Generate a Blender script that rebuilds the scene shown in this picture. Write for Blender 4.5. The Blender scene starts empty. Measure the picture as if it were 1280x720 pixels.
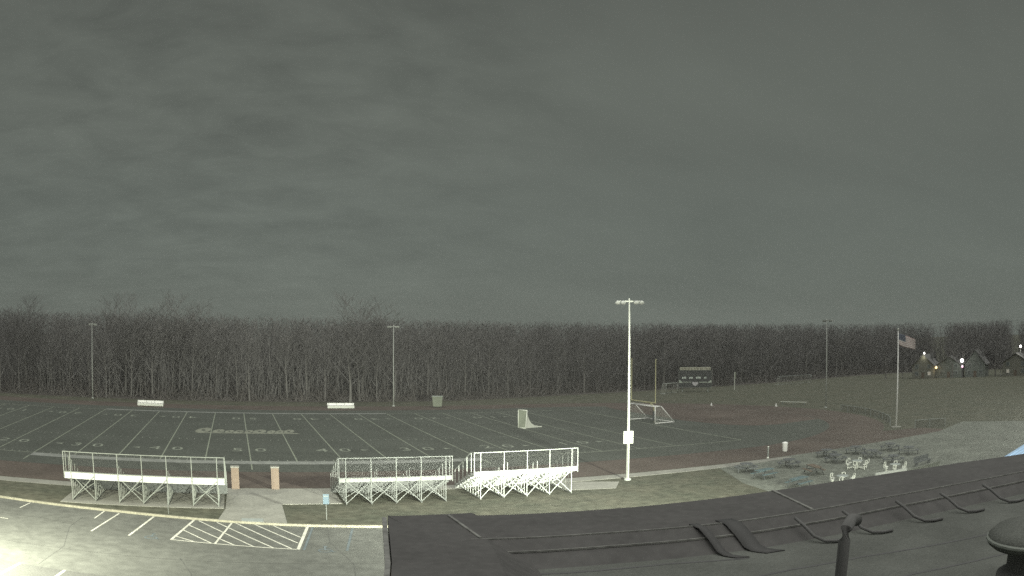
import bpy, bmesh, math, random
import numpy as np
from mathutils import Vector, Matrix
R = math.radians
random.seed(7); rng = np.random.default_rng(7)
S = bpy.context.scene
C = S.collection

# ------------------------------------------------------------------ materials
def nodes(m):
    m.use_nodes = True
    return m.node_tree.nodes, m.node_tree.links, m.node_tree.nodes['Principled BSDF']

def mat(name, col, rough=0.8, metal=0.0, var=0.0, scale=3.0, col2=None, bump=0.0, bscale=None, detail=6.0, spec=0.3, var2=None, scale2=None):
    """procedural material: base colour mottled by one or two noises, optional bump"""
    m = bpy.data.materials.new(name)
    n, l, b = nodes(m)
    b.inputs['Roughness'].default_value = rough
    b.inputs['Metallic'].default_value = metal
    b.inputs['Specular IOR Level'].default_value = spec
    tc = n.new('ShaderNodeTexCoord')
    nz = n.new('ShaderNodeTexNoise'); nz.inputs['Scale'].default_value = scale; nz.inputs['Detail'].default_value = detail
    nz.inputs['Roughness'].default_value = 0.65
    l.new(tc.outputs['Object'], nz.inputs['Vector'])
    cr = n.new('ShaderNodeValToRGB')
    c2 = col2 or tuple(c * (1 - var) for c in col)
    c1 = tuple(min(1, c * (1 + var)) for c in col) if not col2 else col
    cr.color_ramp.elements[0].position = 0.32; cr.color_ramp.elements[1].position = 0.68
    cr.color_ramp.elements[0].color = (*c2, 1); cr.color_ramp.elements[1].color = (*c1, 1)
    l.new(nz.outputs['Fac'], cr.inputs['Fac'])
    out = cr.outputs['Color']
    if scale2:
        nz2 = n.new('ShaderNodeTexNoise'); nz2.inputs['Scale'].default_value = scale2; nz2.inputs['Detail'].default_value = 4
        l.new(tc.outputs['Object'], nz2.inputs['Vector'])
        mp = n.new('ShaderNodeMapRange'); mp.inputs['From Min'].default_value = .3; mp.inputs['From Max'].default_value = .7
        mp.inputs['To Min'].default_value = 1 - var2; mp.inputs['To Max'].default_value = 1 + var2
        l.new(nz2.outputs['Fac'], mp.inputs['Value'])
        mx = n.new('ShaderNodeVectorMath'); mx.operation = 'SCALE'
        l.new(out, mx.inputs[0]); l.new(mp.outputs['Result'], mx.inputs['Scale'])
        out = mx.outputs['Vector']
    l.new(out, b.inputs['Base Color'])
    if bump:
        nb = n.new('ShaderNodeTexNoise'); nb.inputs['Scale'].default_value = bscale or scale * 4; nb.inputs['Detail'].default_value = 5
        l.new(tc.outputs['Object'], nb.inputs['Vector'])
        bp = n.new('ShaderNodeBump'); bp.inputs['Strength'].default_value = bump; bp.inputs['Distance'].default_value = 0.05
        l.new(nb.outputs['Fac'], bp.inputs['Height']); l.new(bp.outputs['Normal'], b.inputs['Normal'])
    return m

def emit(name, col, strength):
    m = bpy.data.materials.new(name); n, l, b = nodes(m)
    b.inputs['Base Color'].default_value = (.5, .5, .5, 1)
    b.inputs['Emission Color'].default_value = (*col, 1); b.inputs['Emission Strength'].default_value = strength
    return m

def brick_mat(name, c1, c2, mortar, sx):
    m = bpy.data.materials.new(name); n, l, b = nodes(m)
    b.inputs['Roughness'].default_value = .9
    tc = n.new('ShaderNodeTexCoord'); sp = n.new('ShaderNodeSeparateXYZ'); cb = n.new('ShaderNodeCombineXYZ'); ad = n.new('ShaderNodeMath')
    l.new(tc.outputs['Object'], sp.inputs[0]); l.new(sp.outputs['X'], ad.inputs[0]); l.new(sp.outputs['Y'], ad.inputs[1])
    l.new(ad.outputs[0], cb.inputs['X']); l.new(sp.outputs['Z'], cb.inputs['Y'])
    bt = n.new('ShaderNodeTexBrick'); bt.inputs['Scale'].default_value = sx
    bt.inputs['Color1'].default_value = (*c1, 1); bt.inputs['Color2'].default_value = (*c2, 1); bt.inputs['Mortar'].default_value = (*mortar, 1)
    bt.inputs['Mortar Size'].default_value = .015; bt.inputs['Brick Width'].default_value = .44; bt.inputs['Row Height'].default_value = .15
    l.new(cb.outputs[0], bt.inputs['Vector']); l.new(bt.outputs['Color'], b.inputs['Base Color'])
    return m

def mesh_mat(name, col, cell, wire, rough=.5, diag=True):
    """woven wire or netting: opaque strands in a square grid with clear holes"""
    m = bpy.data.materials.new(name); n, l, b = nodes(m)
    b.inputs['Base Color'].default_value = (*col, 1); b.inputs['Roughness'].default_value = rough
    tc = n.new('ShaderNodeTexCoord'); sp = n.new('ShaderNodeSeparateXYZ'); l.new(tc.outputs['Object'], sp.inputs[0])
    def M(op, a, bb=None):
        q = n.new('ShaderNodeMath'); q.operation = op
        for i, v in enumerate((a, bb)):
            if v is None: continue
            if isinstance(v, (int, float)): q.inputs[i].default_value = v
            else: l.new(v, q.inputs[i])
        return q.outputs[0]
    h = M('ADD', sp.outputs['X'], M('MULTIPLY', sp.outputs['Y'], 1.01)); v = sp.outputs['Z']
    u, w = (M('ADD', h, v), M('SUBTRACT', h, v)) if diag else (h, v)
    fu = M('LESS_THAN', M('PINGPONG', u, cell / 2), wire); fw = M('LESS_THAN', M('PINGPONG', w, cell / 2), wire)
    a = M('MAXIMUM', fu, fw)
    l.new(a, b.inputs['Alpha'])
    return m

M_ = {}
M_['grass'] = mat('grass', (.104, .102, .076), .95, col2=(.07, .076, .056), scale=.3, detail=9, bump=.35, bscale=6, scale2=1.4, var2=.3, spec=.1)
M_['turf'] = mat('turf', (.078, .085, .073), .95, var=.12, scale=.12, scale2=2.5, var2=.18, spec=.1)
M_['track'] = mat('track', (.096, .081, .069), .95, var=.18, scale=.15, scale2=3, var2=.2, spec=.1)
M_['apron'] = mat('apron', (.098, .082, .07), .95, var=.2, scale=.12, scale2=2, var2=.2, spec=.1)
M_['concrete'] = mat('concrete', (.235, .235, .205), .9, var=.16, scale=.6, scale2=5, var2=.15, spec=.2)
M_['patio'] = mat('patio_paving', (.134, .144, .121), .9, var=.22, scale=.3, detail=9, scale2=2.2, var2=.3, spec=.2)
M_['asphalt'] = mat('asphalt', (.108, .112, .1), .85, var=.16, scale=.3, detail=10, bump=.35, bscale=30, scale2=1.6, var2=.16, spec=.25)
M_['asphalt_dark'] = mat('older_asphalt', (.085, .087, .08), .85, var=.12, scale=.3, bump=.3, bscale=30, scale2=8, var2=.18, spec=.25)
M_['line'] = mat('field_paint', (.22, .243, .187), .9, var=.25, scale=1.2, scale2=9, var2=.25)
M_['linesoft'] = mat('worn_field_paint', (.2, .215, .18), .9, var=.25, scale=1.0, scale2=7, var2=.35)
M_['goldpaint'] = mat('worn_gold_field_paint', (.2, .21, .165), .9, var=.3, scale=.8, scale2=5, var2=.4)
M_['park'] = mat('parking_paint', (.5, .5, .43), .85, var=.2, scale=2, scale2=10, var2=.25)
M_['blue'] = mat('worn_blue_paint', (.115, .138, .145), .85, var=.3, scale=2, scale2=10, var2=.3)
M_['kerb'] = mat('yellow_kerb', (.26, .25, .19), .85, var=.18, scale=2, scale2=7, var2=.2)
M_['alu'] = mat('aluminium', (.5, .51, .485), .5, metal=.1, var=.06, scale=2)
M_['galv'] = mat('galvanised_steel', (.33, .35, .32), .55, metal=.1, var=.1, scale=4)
M_['aludim'] = mat('dimmed_aluminium', (.19, .2, .185), .65, metal=.1, var=.2, scale=3)  # darker copy for the middle bleacher: its dimmer light is in the colour
M_['galvdim'] = mat('dimmed_galvanised_steel', (.145, .155, .142), .65, metal=.1, var=.2, scale=4)  # steel darkened the same way, also for two slim posts
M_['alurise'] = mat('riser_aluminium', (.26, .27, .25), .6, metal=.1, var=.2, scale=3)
M_['alurisemid'] = mat('dull_riser_aluminium', (.14, .148, .136), .65, metal=.1, var=.3, scale=3)  # left bleacher's boards, partly dimmed in the colour
M_['alurisedim'] = mat('dimmed_riser_aluminium', (.085, .09, .083), .65, metal=.1, var=.3, scale=3)  # middle bleacher's boards under the seats, dimmed most in the colour
M_['galvdull'] = mat('dull_galvanised_steel', (.21, .225, .2), .6, metal=.1, var=.12, scale=4)  # darker copy of the steel, lowered where lamps strike the left bleacher
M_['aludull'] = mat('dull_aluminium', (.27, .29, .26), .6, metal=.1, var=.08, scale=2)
M_['polegrey'] = mat('weathered_pole_steel', (.36, .375, .345), .7, var=.12, scale=2)
M_['galvdark'] = mat('grey_steel', (.3, .33, .31), .55, metal=.2, var=.1, scale=4)
M_['white'] = mat('white_paint', (.78, .78, .75), .5, var=.05, scale=3)
M_['offwhite'] = mat('offwhite_metal', (.6, .62, .55), .6, var=.1, scale=3)
M_['yellow'] = mat('goal_yellow', (.44, .42, .25), .5, var=.08, scale=3)
M_['canvas'] = mat('canvas', (.21, .23, .18), .9, var=.15, scale=3)
M_['netpale'] = mat('pale_heavy_net', (.33, .34, .3), .9, var=.15, scale=3)
M_['black'] = mat('black_paint', (.075, .078, .076), .6, var=.15, scale=4)
M_['dark'] = mat('dark_metal', (.085, .092, .092), .6, var=.15, scale=4)
M_['teal'] = mat('teal_coating', (.085, .125, .13), .7, var=.12, scale=4)
M_['brown'] = mat('brown_coating', (.12, .095, .07), .7, var=.15, scale=4)
M_['roofblue'] = mat('blue_metal_roof', (.24, .36, .52), .5, var=.06, scale=1)
M_['membrane'] = mat('dark_roof_membrane', (.092, .0895, .086), .85, var=.14, scale=.9, bump=.25, bscale=5, scale2=9, var2=.1, spec=.15)
M_['deck'] = mat('granulated_roof_deck', (.12, .125, .113), .95, var=.2, scale=.9, bump=.35, bscale=60, scale2=35, var2=.12, spec=.1)
M_['seam'] = mat('roof_seam', (.1, .1, .098), .85, var=.1, scale=5)
M_['flash'] = mat('worn_flashing_metal', (.19, .19, .175), .7, var=.35, scale=8)
M_['flap'] = mat('flap_membrane', (.075, .074, .072), .85, var=.1, scale=6)
M_['hose'] = mat('grey_rubber', (.125, .124, .12), .9, var=.1, scale=5)
M_['render'] = mat('facade_masonry', (.3, .25, .2), .9, var=.1, scale=1)
M_['brick'] = brick_mat('brick', (.175, .13, .092), (.14, .1, .072), (.17, .155, .13), 2.6)
M_['bark'] = mat('bark', (.165, .16, .15), .95, var=.2, scale=.6, spec=.1)
M_['palebark'] = mat('pale_bark', (.19, .185, .172), .95, var=.2, scale=.8, spec=.1)
M_['twig'] = mat('twigs', (.2, .195, .187), .95, var=.15, scale=.3, spec=.1)
M_['litter'] = mat('leaf_litter', (.1, .093, .083), .95, var=.3, scale=.3, scale2=3, var2=.3, spec=.1)
M_['brush'] = mat('brush', (.17, .16, .148), .95, var=.2, scale=.2, spec=.1)
M_['siding'] = mat('house_siding', (.15, .165, .148), .8, var=.08, scale=1)
M_['siding2'] = mat('house_siding_cream', (.17, .17, .14), .8, var=.08, scale=1)
M_['shingle'] = mat('shingles', (.14, .14, .136), .9, var=.2, scale=2)
M_['winglass'] = mat('dark_window_glass', (.1, .11, .105), .3, var=.1, scale=1, spec=.5)
M_['chain'] = mesh_mat('chain_link', (.075, .08, .073), .06, .0012)
M_['net'] = mesh_mat('white_net', (.6, .62, .56), .12, .004, diag=False)
M_['netthick'] = mesh_mat('thick_white_net', (.6, .6, .52), .06, .015, diag=False)
M_['screen'] = mesh_mat('dark_wind_screen', (.07, .072, .062), .02, .0022, .9, diag=False)
M_['lampwhite'] = emit('lit_white_lamp', (1, .97, .88), 9)
M_['lampwarm'] = emit('lit_warm_lamp', (1, .72, .35), 2.2)
M_['lamppink'] = emit('lit_pink_lamp', (1, .55, .75), 1.6)
M_['winwarm'] = emit('lit_window', (1, .85, .55), .1)

# ------------------------------------------------------------------ mesh helpers
class MB:
    """collects boxes, bars, tubes and polygons; build() links them as ONE mesh object"""
    def __init__(s): s.v = []; s.f = []
    def raw(s, vs, fs):
        o = len(s.v); s.v += [tuple(v) for v in vs]; s.f += [tuple(i + o for i in f) for f in fs]; return s
    def box(s, x0, x1, y0, y1, z0, z1):
        return s.raw([(x0,y0,z0),(x1,y0,z0),(x1,y1,z0),(x0,y1,z0),(x0,y0,z1),(x1,y0,z1),(x1,y1,z1),(x0,y1,z1)],
                     [(3,2,1,0),(4,5,6,7),(0,1,5,4),(1,2,6,5),(2,3,7,6),(3,0,4,7)])
    def bar(s, a, b, w, h=None):
        """square-section bar between two points"""
        h = h or w; a = Vector(a); b = Vector(b); d = (b - a).normalized()
        up = Vector((0,0,1)) if abs(d.z) < .95 else Vector((0,1,0))
        sx = d.cross(up).normalized() * w / 2; sy = sx.cross(d).normalized() * h / 2
        vs = [p + q for p in (a, b) for q in (-sx-sy, sx-sy, sx+sy, -sx+sy)]
        return s.raw(vs, [(3,2,1,0),(4,5,6,7),(0,1,5,4),(1,2,6,5),(2,3,7,6),(3,0,4,7)])
    def tube(s, pts, r, n=8, r1=None, cap=True):
        pts = [Vector(p) for p in pts]; r1 = r if r1 is None else r1; vs = []; fs = []
        for i, p in enumerate(pts):
            d = (pts[min(i+1, len(pts)-1)] - pts[max(i-1, 0)]).normalized()
            up = Vector((0,0,1)) if abs(d.z) < .9 else Vector((1,0,0))
            a = d.cross(up).normalized(); b = a.cross(d).normalized()
            rr = r + (r1 - r) * i / max(1, len(pts)-1)
            for k in range(n):
                t = 2*math.pi*k/n; vs.append(p + a*math.cos(t)*rr + b*math.sin(t)*rr)
        for i in range(len(pts)-1):
            for k in range(n):
                k2 = (k+1) % n; fs.append((i*n+k, i*n+k2, (i+1)*n+k2, (i+1)*n+k))
        if cap: fs.append(tuple(range(n))[::-1]); fs.append(tuple(range((len(pts)-1)*n, len(pts)*n)))
        return s.raw(vs, fs)
    def lathe(s, prof, n=20, c=(0,0,0)):
        vs = []; fs = []
        for r, z in prof:
            for k in range(n):
                t = 2*math.pi*k/n; vs.append((c[0]+r*math.cos(t), c[1]+r*math.sin(t), c[2]+z))
        for i in range(len(prof)-1):
            for k in range(n):
                k2 = (k+1) % n; fs.append((i*n+k, i*n+k2, (i+1)*n+k2, (i+1)*n+k))
        fs.append(tuple(range(n))[::-1]); fs.append(tuple(range((len(prof)-1)*n, len(prof)*n)))
        return s.raw(vs, fs)
    def poly(s, pts, z):
        return s.raw([(p[0], p[1], z) for p in pts], [tuple(range(len(pts)))])
    def slab(s, pts, z0, z1):
        n = len(pts)
        a = sum(pts[i][0]*pts[(i+1)%n][1] - pts[(i+1)%n][0]*pts[i][1] for i in range(n))
        if a < 0: pts = pts[::-1]
        return s.raw([(x,y,z0) for x,y in pts] + [(x,y,z1) for x,y in pts],
                     [tuple(range(n))[::-1], tuple(range(n, 2*n))] + [(i,(i+1)%n,n+(i+1)%n,n+i) for i in range(n)])
    def strip(s, a, b, w, z):
        a = Vector((a[0], a[1])); b = Vector((b[0], b[1])); d = (b-a).normalized(); q = Vector((-d.y, d.x)) * w/2
        return s.poly([a-q, b-q, b+q, a+q], z)
    def sheet(s, a, b, z0, z1):
        return s.raw([(a[0],a[1],z0),(b[0],b[1],z0),(b[0],b[1],z1),(a[0],a[1],z1)], [(0,1,2,3)])
    def build(s, name, m, parent=None, bevel=0, smooth=False):
        me = bpy.data.meshes.new(name); me.from_pydata(s.v, [], s.f); me.update()
        me.materials.append(m)
        if smooth:
            for p in me.polygons: p.use_smooth = True
        o = bpy.data.objects.new(name, me); C.objects.link(o)
        if parent is not None: o.parent = parent
        if bevel:
            bv = o.modifiers.new('bevel', 'BEVEL'); bv.width = bevel; bv.segments = 2; bv.limit_method = 'ANGLE'
        return o

def tag(o, label=None, cat=None, group=None, kind=None):
    if label: o['label'] = label
    if cat: o['category'] = cat
    if group: o['group'] = group
    if kind: o['kind'] = kind
    return o
def struct(o): o['kind'] = 'structure'; return o
def thing(name, label, cat, loc=(0,0,0), rz=0, group=None):
    o = bpy.data.objects.new(name, None); C.objects.link(o); o.empty_display_size = .2
    o.location = loc; o.rotation_euler = (0,0,rz)
    return tag(o, label, cat, group)
def copy_tree(o, parent=None):
    c = o.copy(); C.objects.link(c)
    if parent is not None: c.parent = parent
    for ch in list(o.children): copy_tree(ch, c)
    return c

# ------------------------------------------------------------------ the ground
KERB = [(-400,62),(-120,3),(-60,-14),(-34,-19.4),(-26,-21),(-20.05,-22.1),(-17.8,-22.55),(-14.8,-23.1),(-10,-23.95),(-6.5,-24.8),(-3.04,-25.65),(1.73,-26.75),(7.87,-27.75),(16,-28.9),(30,-31.5),(36,-38),(38,-60),(40,-120),(60,-400)]
north = KERB + [(900,-400),(2500,-400),(2500,2500),(-2500,2500),(-2500,62)]
struct(MB().poly(north[::-1], 0).build('grass_ground', M_['grass']))
south = KERB + [(60,-900),(-2500,-900),(-2500,62)]
struct(MB().poly(south, -.12).build('parking_lot', M_['asphalt']))
# kerb: a stepped concrete edge painted yellow along the lot
def offset_line(pts, d):
    out = []
    for i, p in enumerate(pts):
        a = Vector(pts[max(i-1,0)]); b = Vector(pts[min(i+1,len(pts)-1)]); t = (b-a).normalized(); out.append((p[0]-t.y*d, p[1]+t.x*d))
    return out
ka = offset_line(KERB, -.06); kb = offset_line(KERB, .13); k = MB()
for i in range(2, len(KERB)-2):
    k.raw([(*ka[i],-.13),(*ka[i+1],-.13),(*ka[i+1],.02),(*ka[i],.02),(*kb[i],.02),(*kb[i+1],.02),(*kb[i+1],-.13),(*kb[i],-.13)], [(0,1,2,3),(3,2,5,4),(4,5,6,7)])
struct(k.build('kerb', M_['kerb']))
struct(MB().poly([(-13.98,-38.2),(-11.46,-38.61),(-4,-39.8),(4,-41),(6,-60),(-40,-60),(-40,-34.3)], -.116).build('older_lot_surface', M_['asphalt_dark']))

def arc(cx, cy, r, a0, a1, n=40): return [(cx + r*math.cos(R(a0+(a1-a0)*i/n)), cy + r*math.sin(R(a0+(a1-a0)*i/n))) for i in range(n+1)]
CY = 24.4
outer = arc(50, CY, 38.5, -90, 90) + arc(-50, CY, 38.5, 90, 270)
inner = arc(50, CY, 30.7, -90, 90) + arc(-50, CY, 30.7, 90, 270)
struct(MB().poly(outer, .006).poly([(50,-14.1),(78,-14.1),(79.5,-12),(79,-8.4),(73,-6.2),(50,-6.2)], .0062).build('running_track', M_['track']))
struct(MB().poly(inner, .011).build('turf_field', M_['turf']))
ap = [(61.5,30),(61.3,24),(62,20.5),(63.4,15),(65.5,11.6),(69,10.6),(74.5,11.6)] + [q for q in arc(50, CY, 30.5, -24, 66, 24)] + [(61.5,46)]
struct(MB().poly(ap, .016).build('jumping_apron', M_['apron']))
struct(MB().slab([(-60,-16),(-60,-14.3),(46,-14.3),(50.5,-14.4),(50.5,-15.2),(44,-16)], -.1, .018).build('sidewalk', M_['concrete']))
struct(MB().slab([(-14.9,-22.3),(-2.5,-22.1),(-2.5,-16.01),(-14.6,-16.01)], -.1, .03).build('bleacher_pad', M_['concrete']))
struct(MB().slab([(-2.9,-25.72),(1.7,-26.72),(1.75,-20.5),(6.2,-20.4),(6.2,-16.01),(-2.3,-16.01),(-2.4,-22.2)], -.1, .024).build('entrance_walk', M_['concrete']))
struct(MB().slab([(23.8,-19.3),(28,-20.2),(29.6,-17.6),(27,-16.3),(23.8,-16.4)], -.1, .012).build('worn_path', M_['concrete']))
struct(MB().poly([(41.5,-14.4),(77.5,-13),(88,-8.8),(94,-20),(73.5,-31),(60,-60),(38.5,-60),(37.2,-30),(38,-24)], .0065).build('patio', M_['patio']))
mt = MB().slab([(-1.3,-25.2),(.17,-25.25),(.15,-26.2),(-1.3,-26.0)], .02, .034); struct(mt.build('tactile_ramp_pad', M_['galvdark']))

# ------------------------------------------------------------------ field markings
YD = .9144
fm = MB(); Z = .0175
W = .13
for yl in range(-50, 51, 5):
    y0 = -4.6 if yl in (-25, 0, 25) and False else 0
    fm.strip((yl*YD, 0), (yl*YD, 48.77), W, Z)
for x in (-60*YD, 60*YD): fm.strip((x, 0), (x, 48.77), W*1.3, Z)
for s in (-1, 1):
    fm.strip((s*25*YD, -.09), (s*60*YD, -.09), .18, Z+.001); fm.strip((s*25*YD, 48.86), (s*60*YD, 48.86), .18, Z+.001)
fm.strip((0,-1.9),(0,-5.1),W,Z); fm.strip((-25*YD,-1.9),(-25*YD,-4.6),W,Z); fm.strip((25*YD,-1.9),(25*YD,-4),W,Z)
struct(fm.build('yard_lines', M_['line']))
bd = MB()
bd.poly([(-25*YD,-1.9),(25*YD,-1.9),(25*YD,0),(-25*YD,0)], Z+.0015).poly([(-25*YD,48.8),(25*YD,48.8),(25*YD,49.9),(-25*YD,49.9)], Z+.0015)
struct(bd.build('team_area_border', mat('border_paint', (.21,.22,.2), .9, var=.2, scale=.8, scale2=6, var2=.25)))
hm = MB()
for yl in range(-49, 50):
    if yl % 5 == 0: continue
    x = yl*YD
    for y in (.5, 16.2, 32.3, 48.2): hm.strip((x, y-.3), (x, y+.3), .11, Z+.002)
struct(hm.build('hash_marks', M_['linesoft']))
# yard numbers: real text turned into mesh
def text_mesh(body, size, name, m, align='CENTER', extrude=0.0):
    cu = bpy.data.curves.new(name, 'FONT'); cu.body = body; cu.size = size; cu.align_x = align; cu.align_y = 'CENTER'; cu.extrude = extrude; cu.resolution_u = 2
    o = bpy.data.objects.new(name, cu); C.objects.link(o)
    bpy.context.view_layer.update()
    me = bpy.data.meshes.new_from_object(o.evaluated_get(bpy.context.evaluated_depsgraph_get()))
    bpy.data.objects.remove(o); me.name = name
    me.materials.clear(); me.materials.append(m)
    return me
nv = MB()
for yl in range(-40, 41, 10):
    n = 50 - abs(yl)
    for (y, rot) in ((7.7, 0), (41.0, math.pi)):
        for ch, dx in zip(str(n), (-1.25, 1.25)):
            me = text_mesh(ch, 3.0, 'digit', M_['linesoft'])
            mx = Matrix.Translation((yl*YD, y, Z+.003)) @ Matrix.Rotation(rot, 4, 'Z') @ Matrix.Translation((dx, 0, 0)) @ Matrix.Diagonal((.95, 1.15, 1, 1))
            nv.raw([mx @ v.co for v in me.vertices], [tuple(p.vertices) for p in me.polygons])
        if yl != 0:
            sg = 1 if yl > 0 else -1
            mx = Matrix.Translation((yl*YD, y, Z+.003)) 
            nv.raw([mx @ Vector(q) for q in ((sg*3.0,.5,0),(sg*3.0,-.5,0),(sg*3.9,0,0))], [(0,1,2)])
struct(nv.build('yard_numbers', mat('number_paint', (.21,.23,.185), .9, var=.25, scale=1, scale2=7, var2=.3)))
# mid-field wordmark: worn script of illegible rounded letters over one long underline
wm = MB(); zz = Z+.004
for (x, w, y0, y1) in ((-5.6,1.7,22.6,27.6),(-3.6,1.3,23.0,26.2),(-2.2,1.0,23.0,25.6),(-1.0,1.1,22.6,25.6),(.3,.9,23.0,25.8),(1.7,1.5,22.8,26.6),(3.2,.9,23.0,25.8),(4.3,1.0,23.0,26.0),(5.5,1.2,23.0,26.8)):
    n = 14; c = ((y0+y1)/2); h = (y1-y0)/2
    for i in range(n):
        a0 = 2*math.pi*i/n + .6; a1 = 2*math.pi*(i+.97)/n + .6
        o_ = 1.15; q = .3
        wm.poly([(x+.18*math.sin(a0)*h+math.cos(a0)*w*.5*o_, c+math.sin(a0)*h*o_),(x+.18*math.sin(a1)*h+math.cos(a1)*w*.5*o_, c+math.sin(a1)*h*o_),
                 (x+math.cos(a1)*w*.5*q, c+math.sin(a1)*h*q),(x+math.cos(a0)*w*.5*q, c+math.sin(a0)*h*q)][::-1], zz)
wm.poly([(-6.9,22.1),(6.9,22.5),(6.3,23.2),(-5,22.9)], zz+.001)
struct(wm.build('midfield_wordmark', M_['goldpaint']))

# ------------------------------------------------------------------ parking markings
pm = MB(); zp = -.112
for a, b, w in (((-30,-26.3),(-17.53,-28.44),.11),((-17.59,-24.79),(-17.23,-22.95),.11),((-11.52,-26.25),(-11.16,-23.85),.11),((-11.14,-29.82),(-9.99,-24.3),.13),((-8.54,-30.34),(-7.42,-24.8),.16),
                ((-5.77,-30.86),(-4.55,-25.4),.17),((1.86,-32.8),(2.97,-27.1),.2),((-5.77,-30.86),(1.86,-32.78),.12),((-3.02,-31.5),(-1.98,-26.05),.14),
                ((-14.9,-41.8),(-13.98,-38.2),.16),((-11.7,-41.2),(-11.17,-38.67),.16),((-17.8,-41.2),(-16.8,-37.7),.16)):
    pm.strip(a, b, w, zp)
for a, b in (((-5.6,-29.9),(-4.35,-31.16)),((-5.2,-28.2),(-3.27,-31.44)),((-4.9,-26.8),(-1.86,-31.82)),((-4.2,-25.6),(-.72,-32.1)),((-3.0,-25.9),(.45,-32.4)),((-1.69,-26.1),(1.5,-32.6)),((-.45,-26.4),(1.98,-31.3)),((.75,-26.7),(2.27,-29.93))):
    pm.strip(a, b, .11, zp+.003)
struct(pm.build('parking_lines', M_['park']))
ts = MB()
for pts in ([(-30,-33.5),(-22,-33.0),(-14,-34.1),(-6,-35.2),(3,-35.9),(9,-36.6)], [(-12.4,-26),(-12.8,-29),(-12.2,-33.9),(-12.9,-38)], [(4.2,-28.0),(3.9,-31.2),(4.6,-36.1),(4.0,-41)], [(-5,-34.9),(-4.2,-38),(-4.6,-42)], [(-26,-25),(-20,-26.5),(-15,-27.3),(-12.5,-28.5)]):
    for a, b_ in zip(pts, pts[1:]): ts.strip(a, b_, .05, -.1155)
struct(ts.build('tar_seams', mat('tar', (.085,.087,.08), .6, var=.2, scale=3)))
bm_ = MB()
bm_.strip((2.19,-32.9),(3.3,-27.2),.15,zp); bm_.strip((4.65,-33.27),(5.84,-27.6),.15,zp)
def wheelchair(cx, cy, rot, s=1.0):
    mx = Matrix.Translation((cx, cy, zp+.002)) @ Matrix.Rotation(rot, 4, 'Z') @ Matrix.Diagonal((s, s, 1, 1))
    q = MB()
    for i in range(18):  # wheel: a broken ring
        a0 = R(100 + 250*i/18); a1 = R(100 + 250*(i+1)/18)
        q.poly([(.45*math.cos(a0),.45*math.sin(a0)-.25),(.45*math.cos(a1),.45*math.sin(a1)-.25),(.33*math.cos(a1),.33*math.sin(a1)-.25),(.33*math.cos(a0),.33*math.sin(a0)-.25)][::-1], 0)
    q.poly([(.13*math.cos(t*math.pi/5)-.08, .13*math.sin(t*math.pi/5)+.75) for t in range(10)], 0)
    q.strip((-.08,.55),(-.02,-.1),.14,.001); q.strip((-.02,-.05),(.35,-.08),.14,.002); q.strip((.33,-.05),(.52,-.55),.13,.003); q.strip((-.06,.3),(.28,.28),.1,.004); q.strip((.5,-.52),(.68,-.47),.1,.005)
    bm_.raw([mx @ Vector(v) for v in q.v], q.f)
wheelchair(-7.05,-30.3,-.2,.95); wheelchair(3.45,-32.9,-.2,.95)
struct(bm_.build('accessible_bay_markings', M_['blue']))

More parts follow.
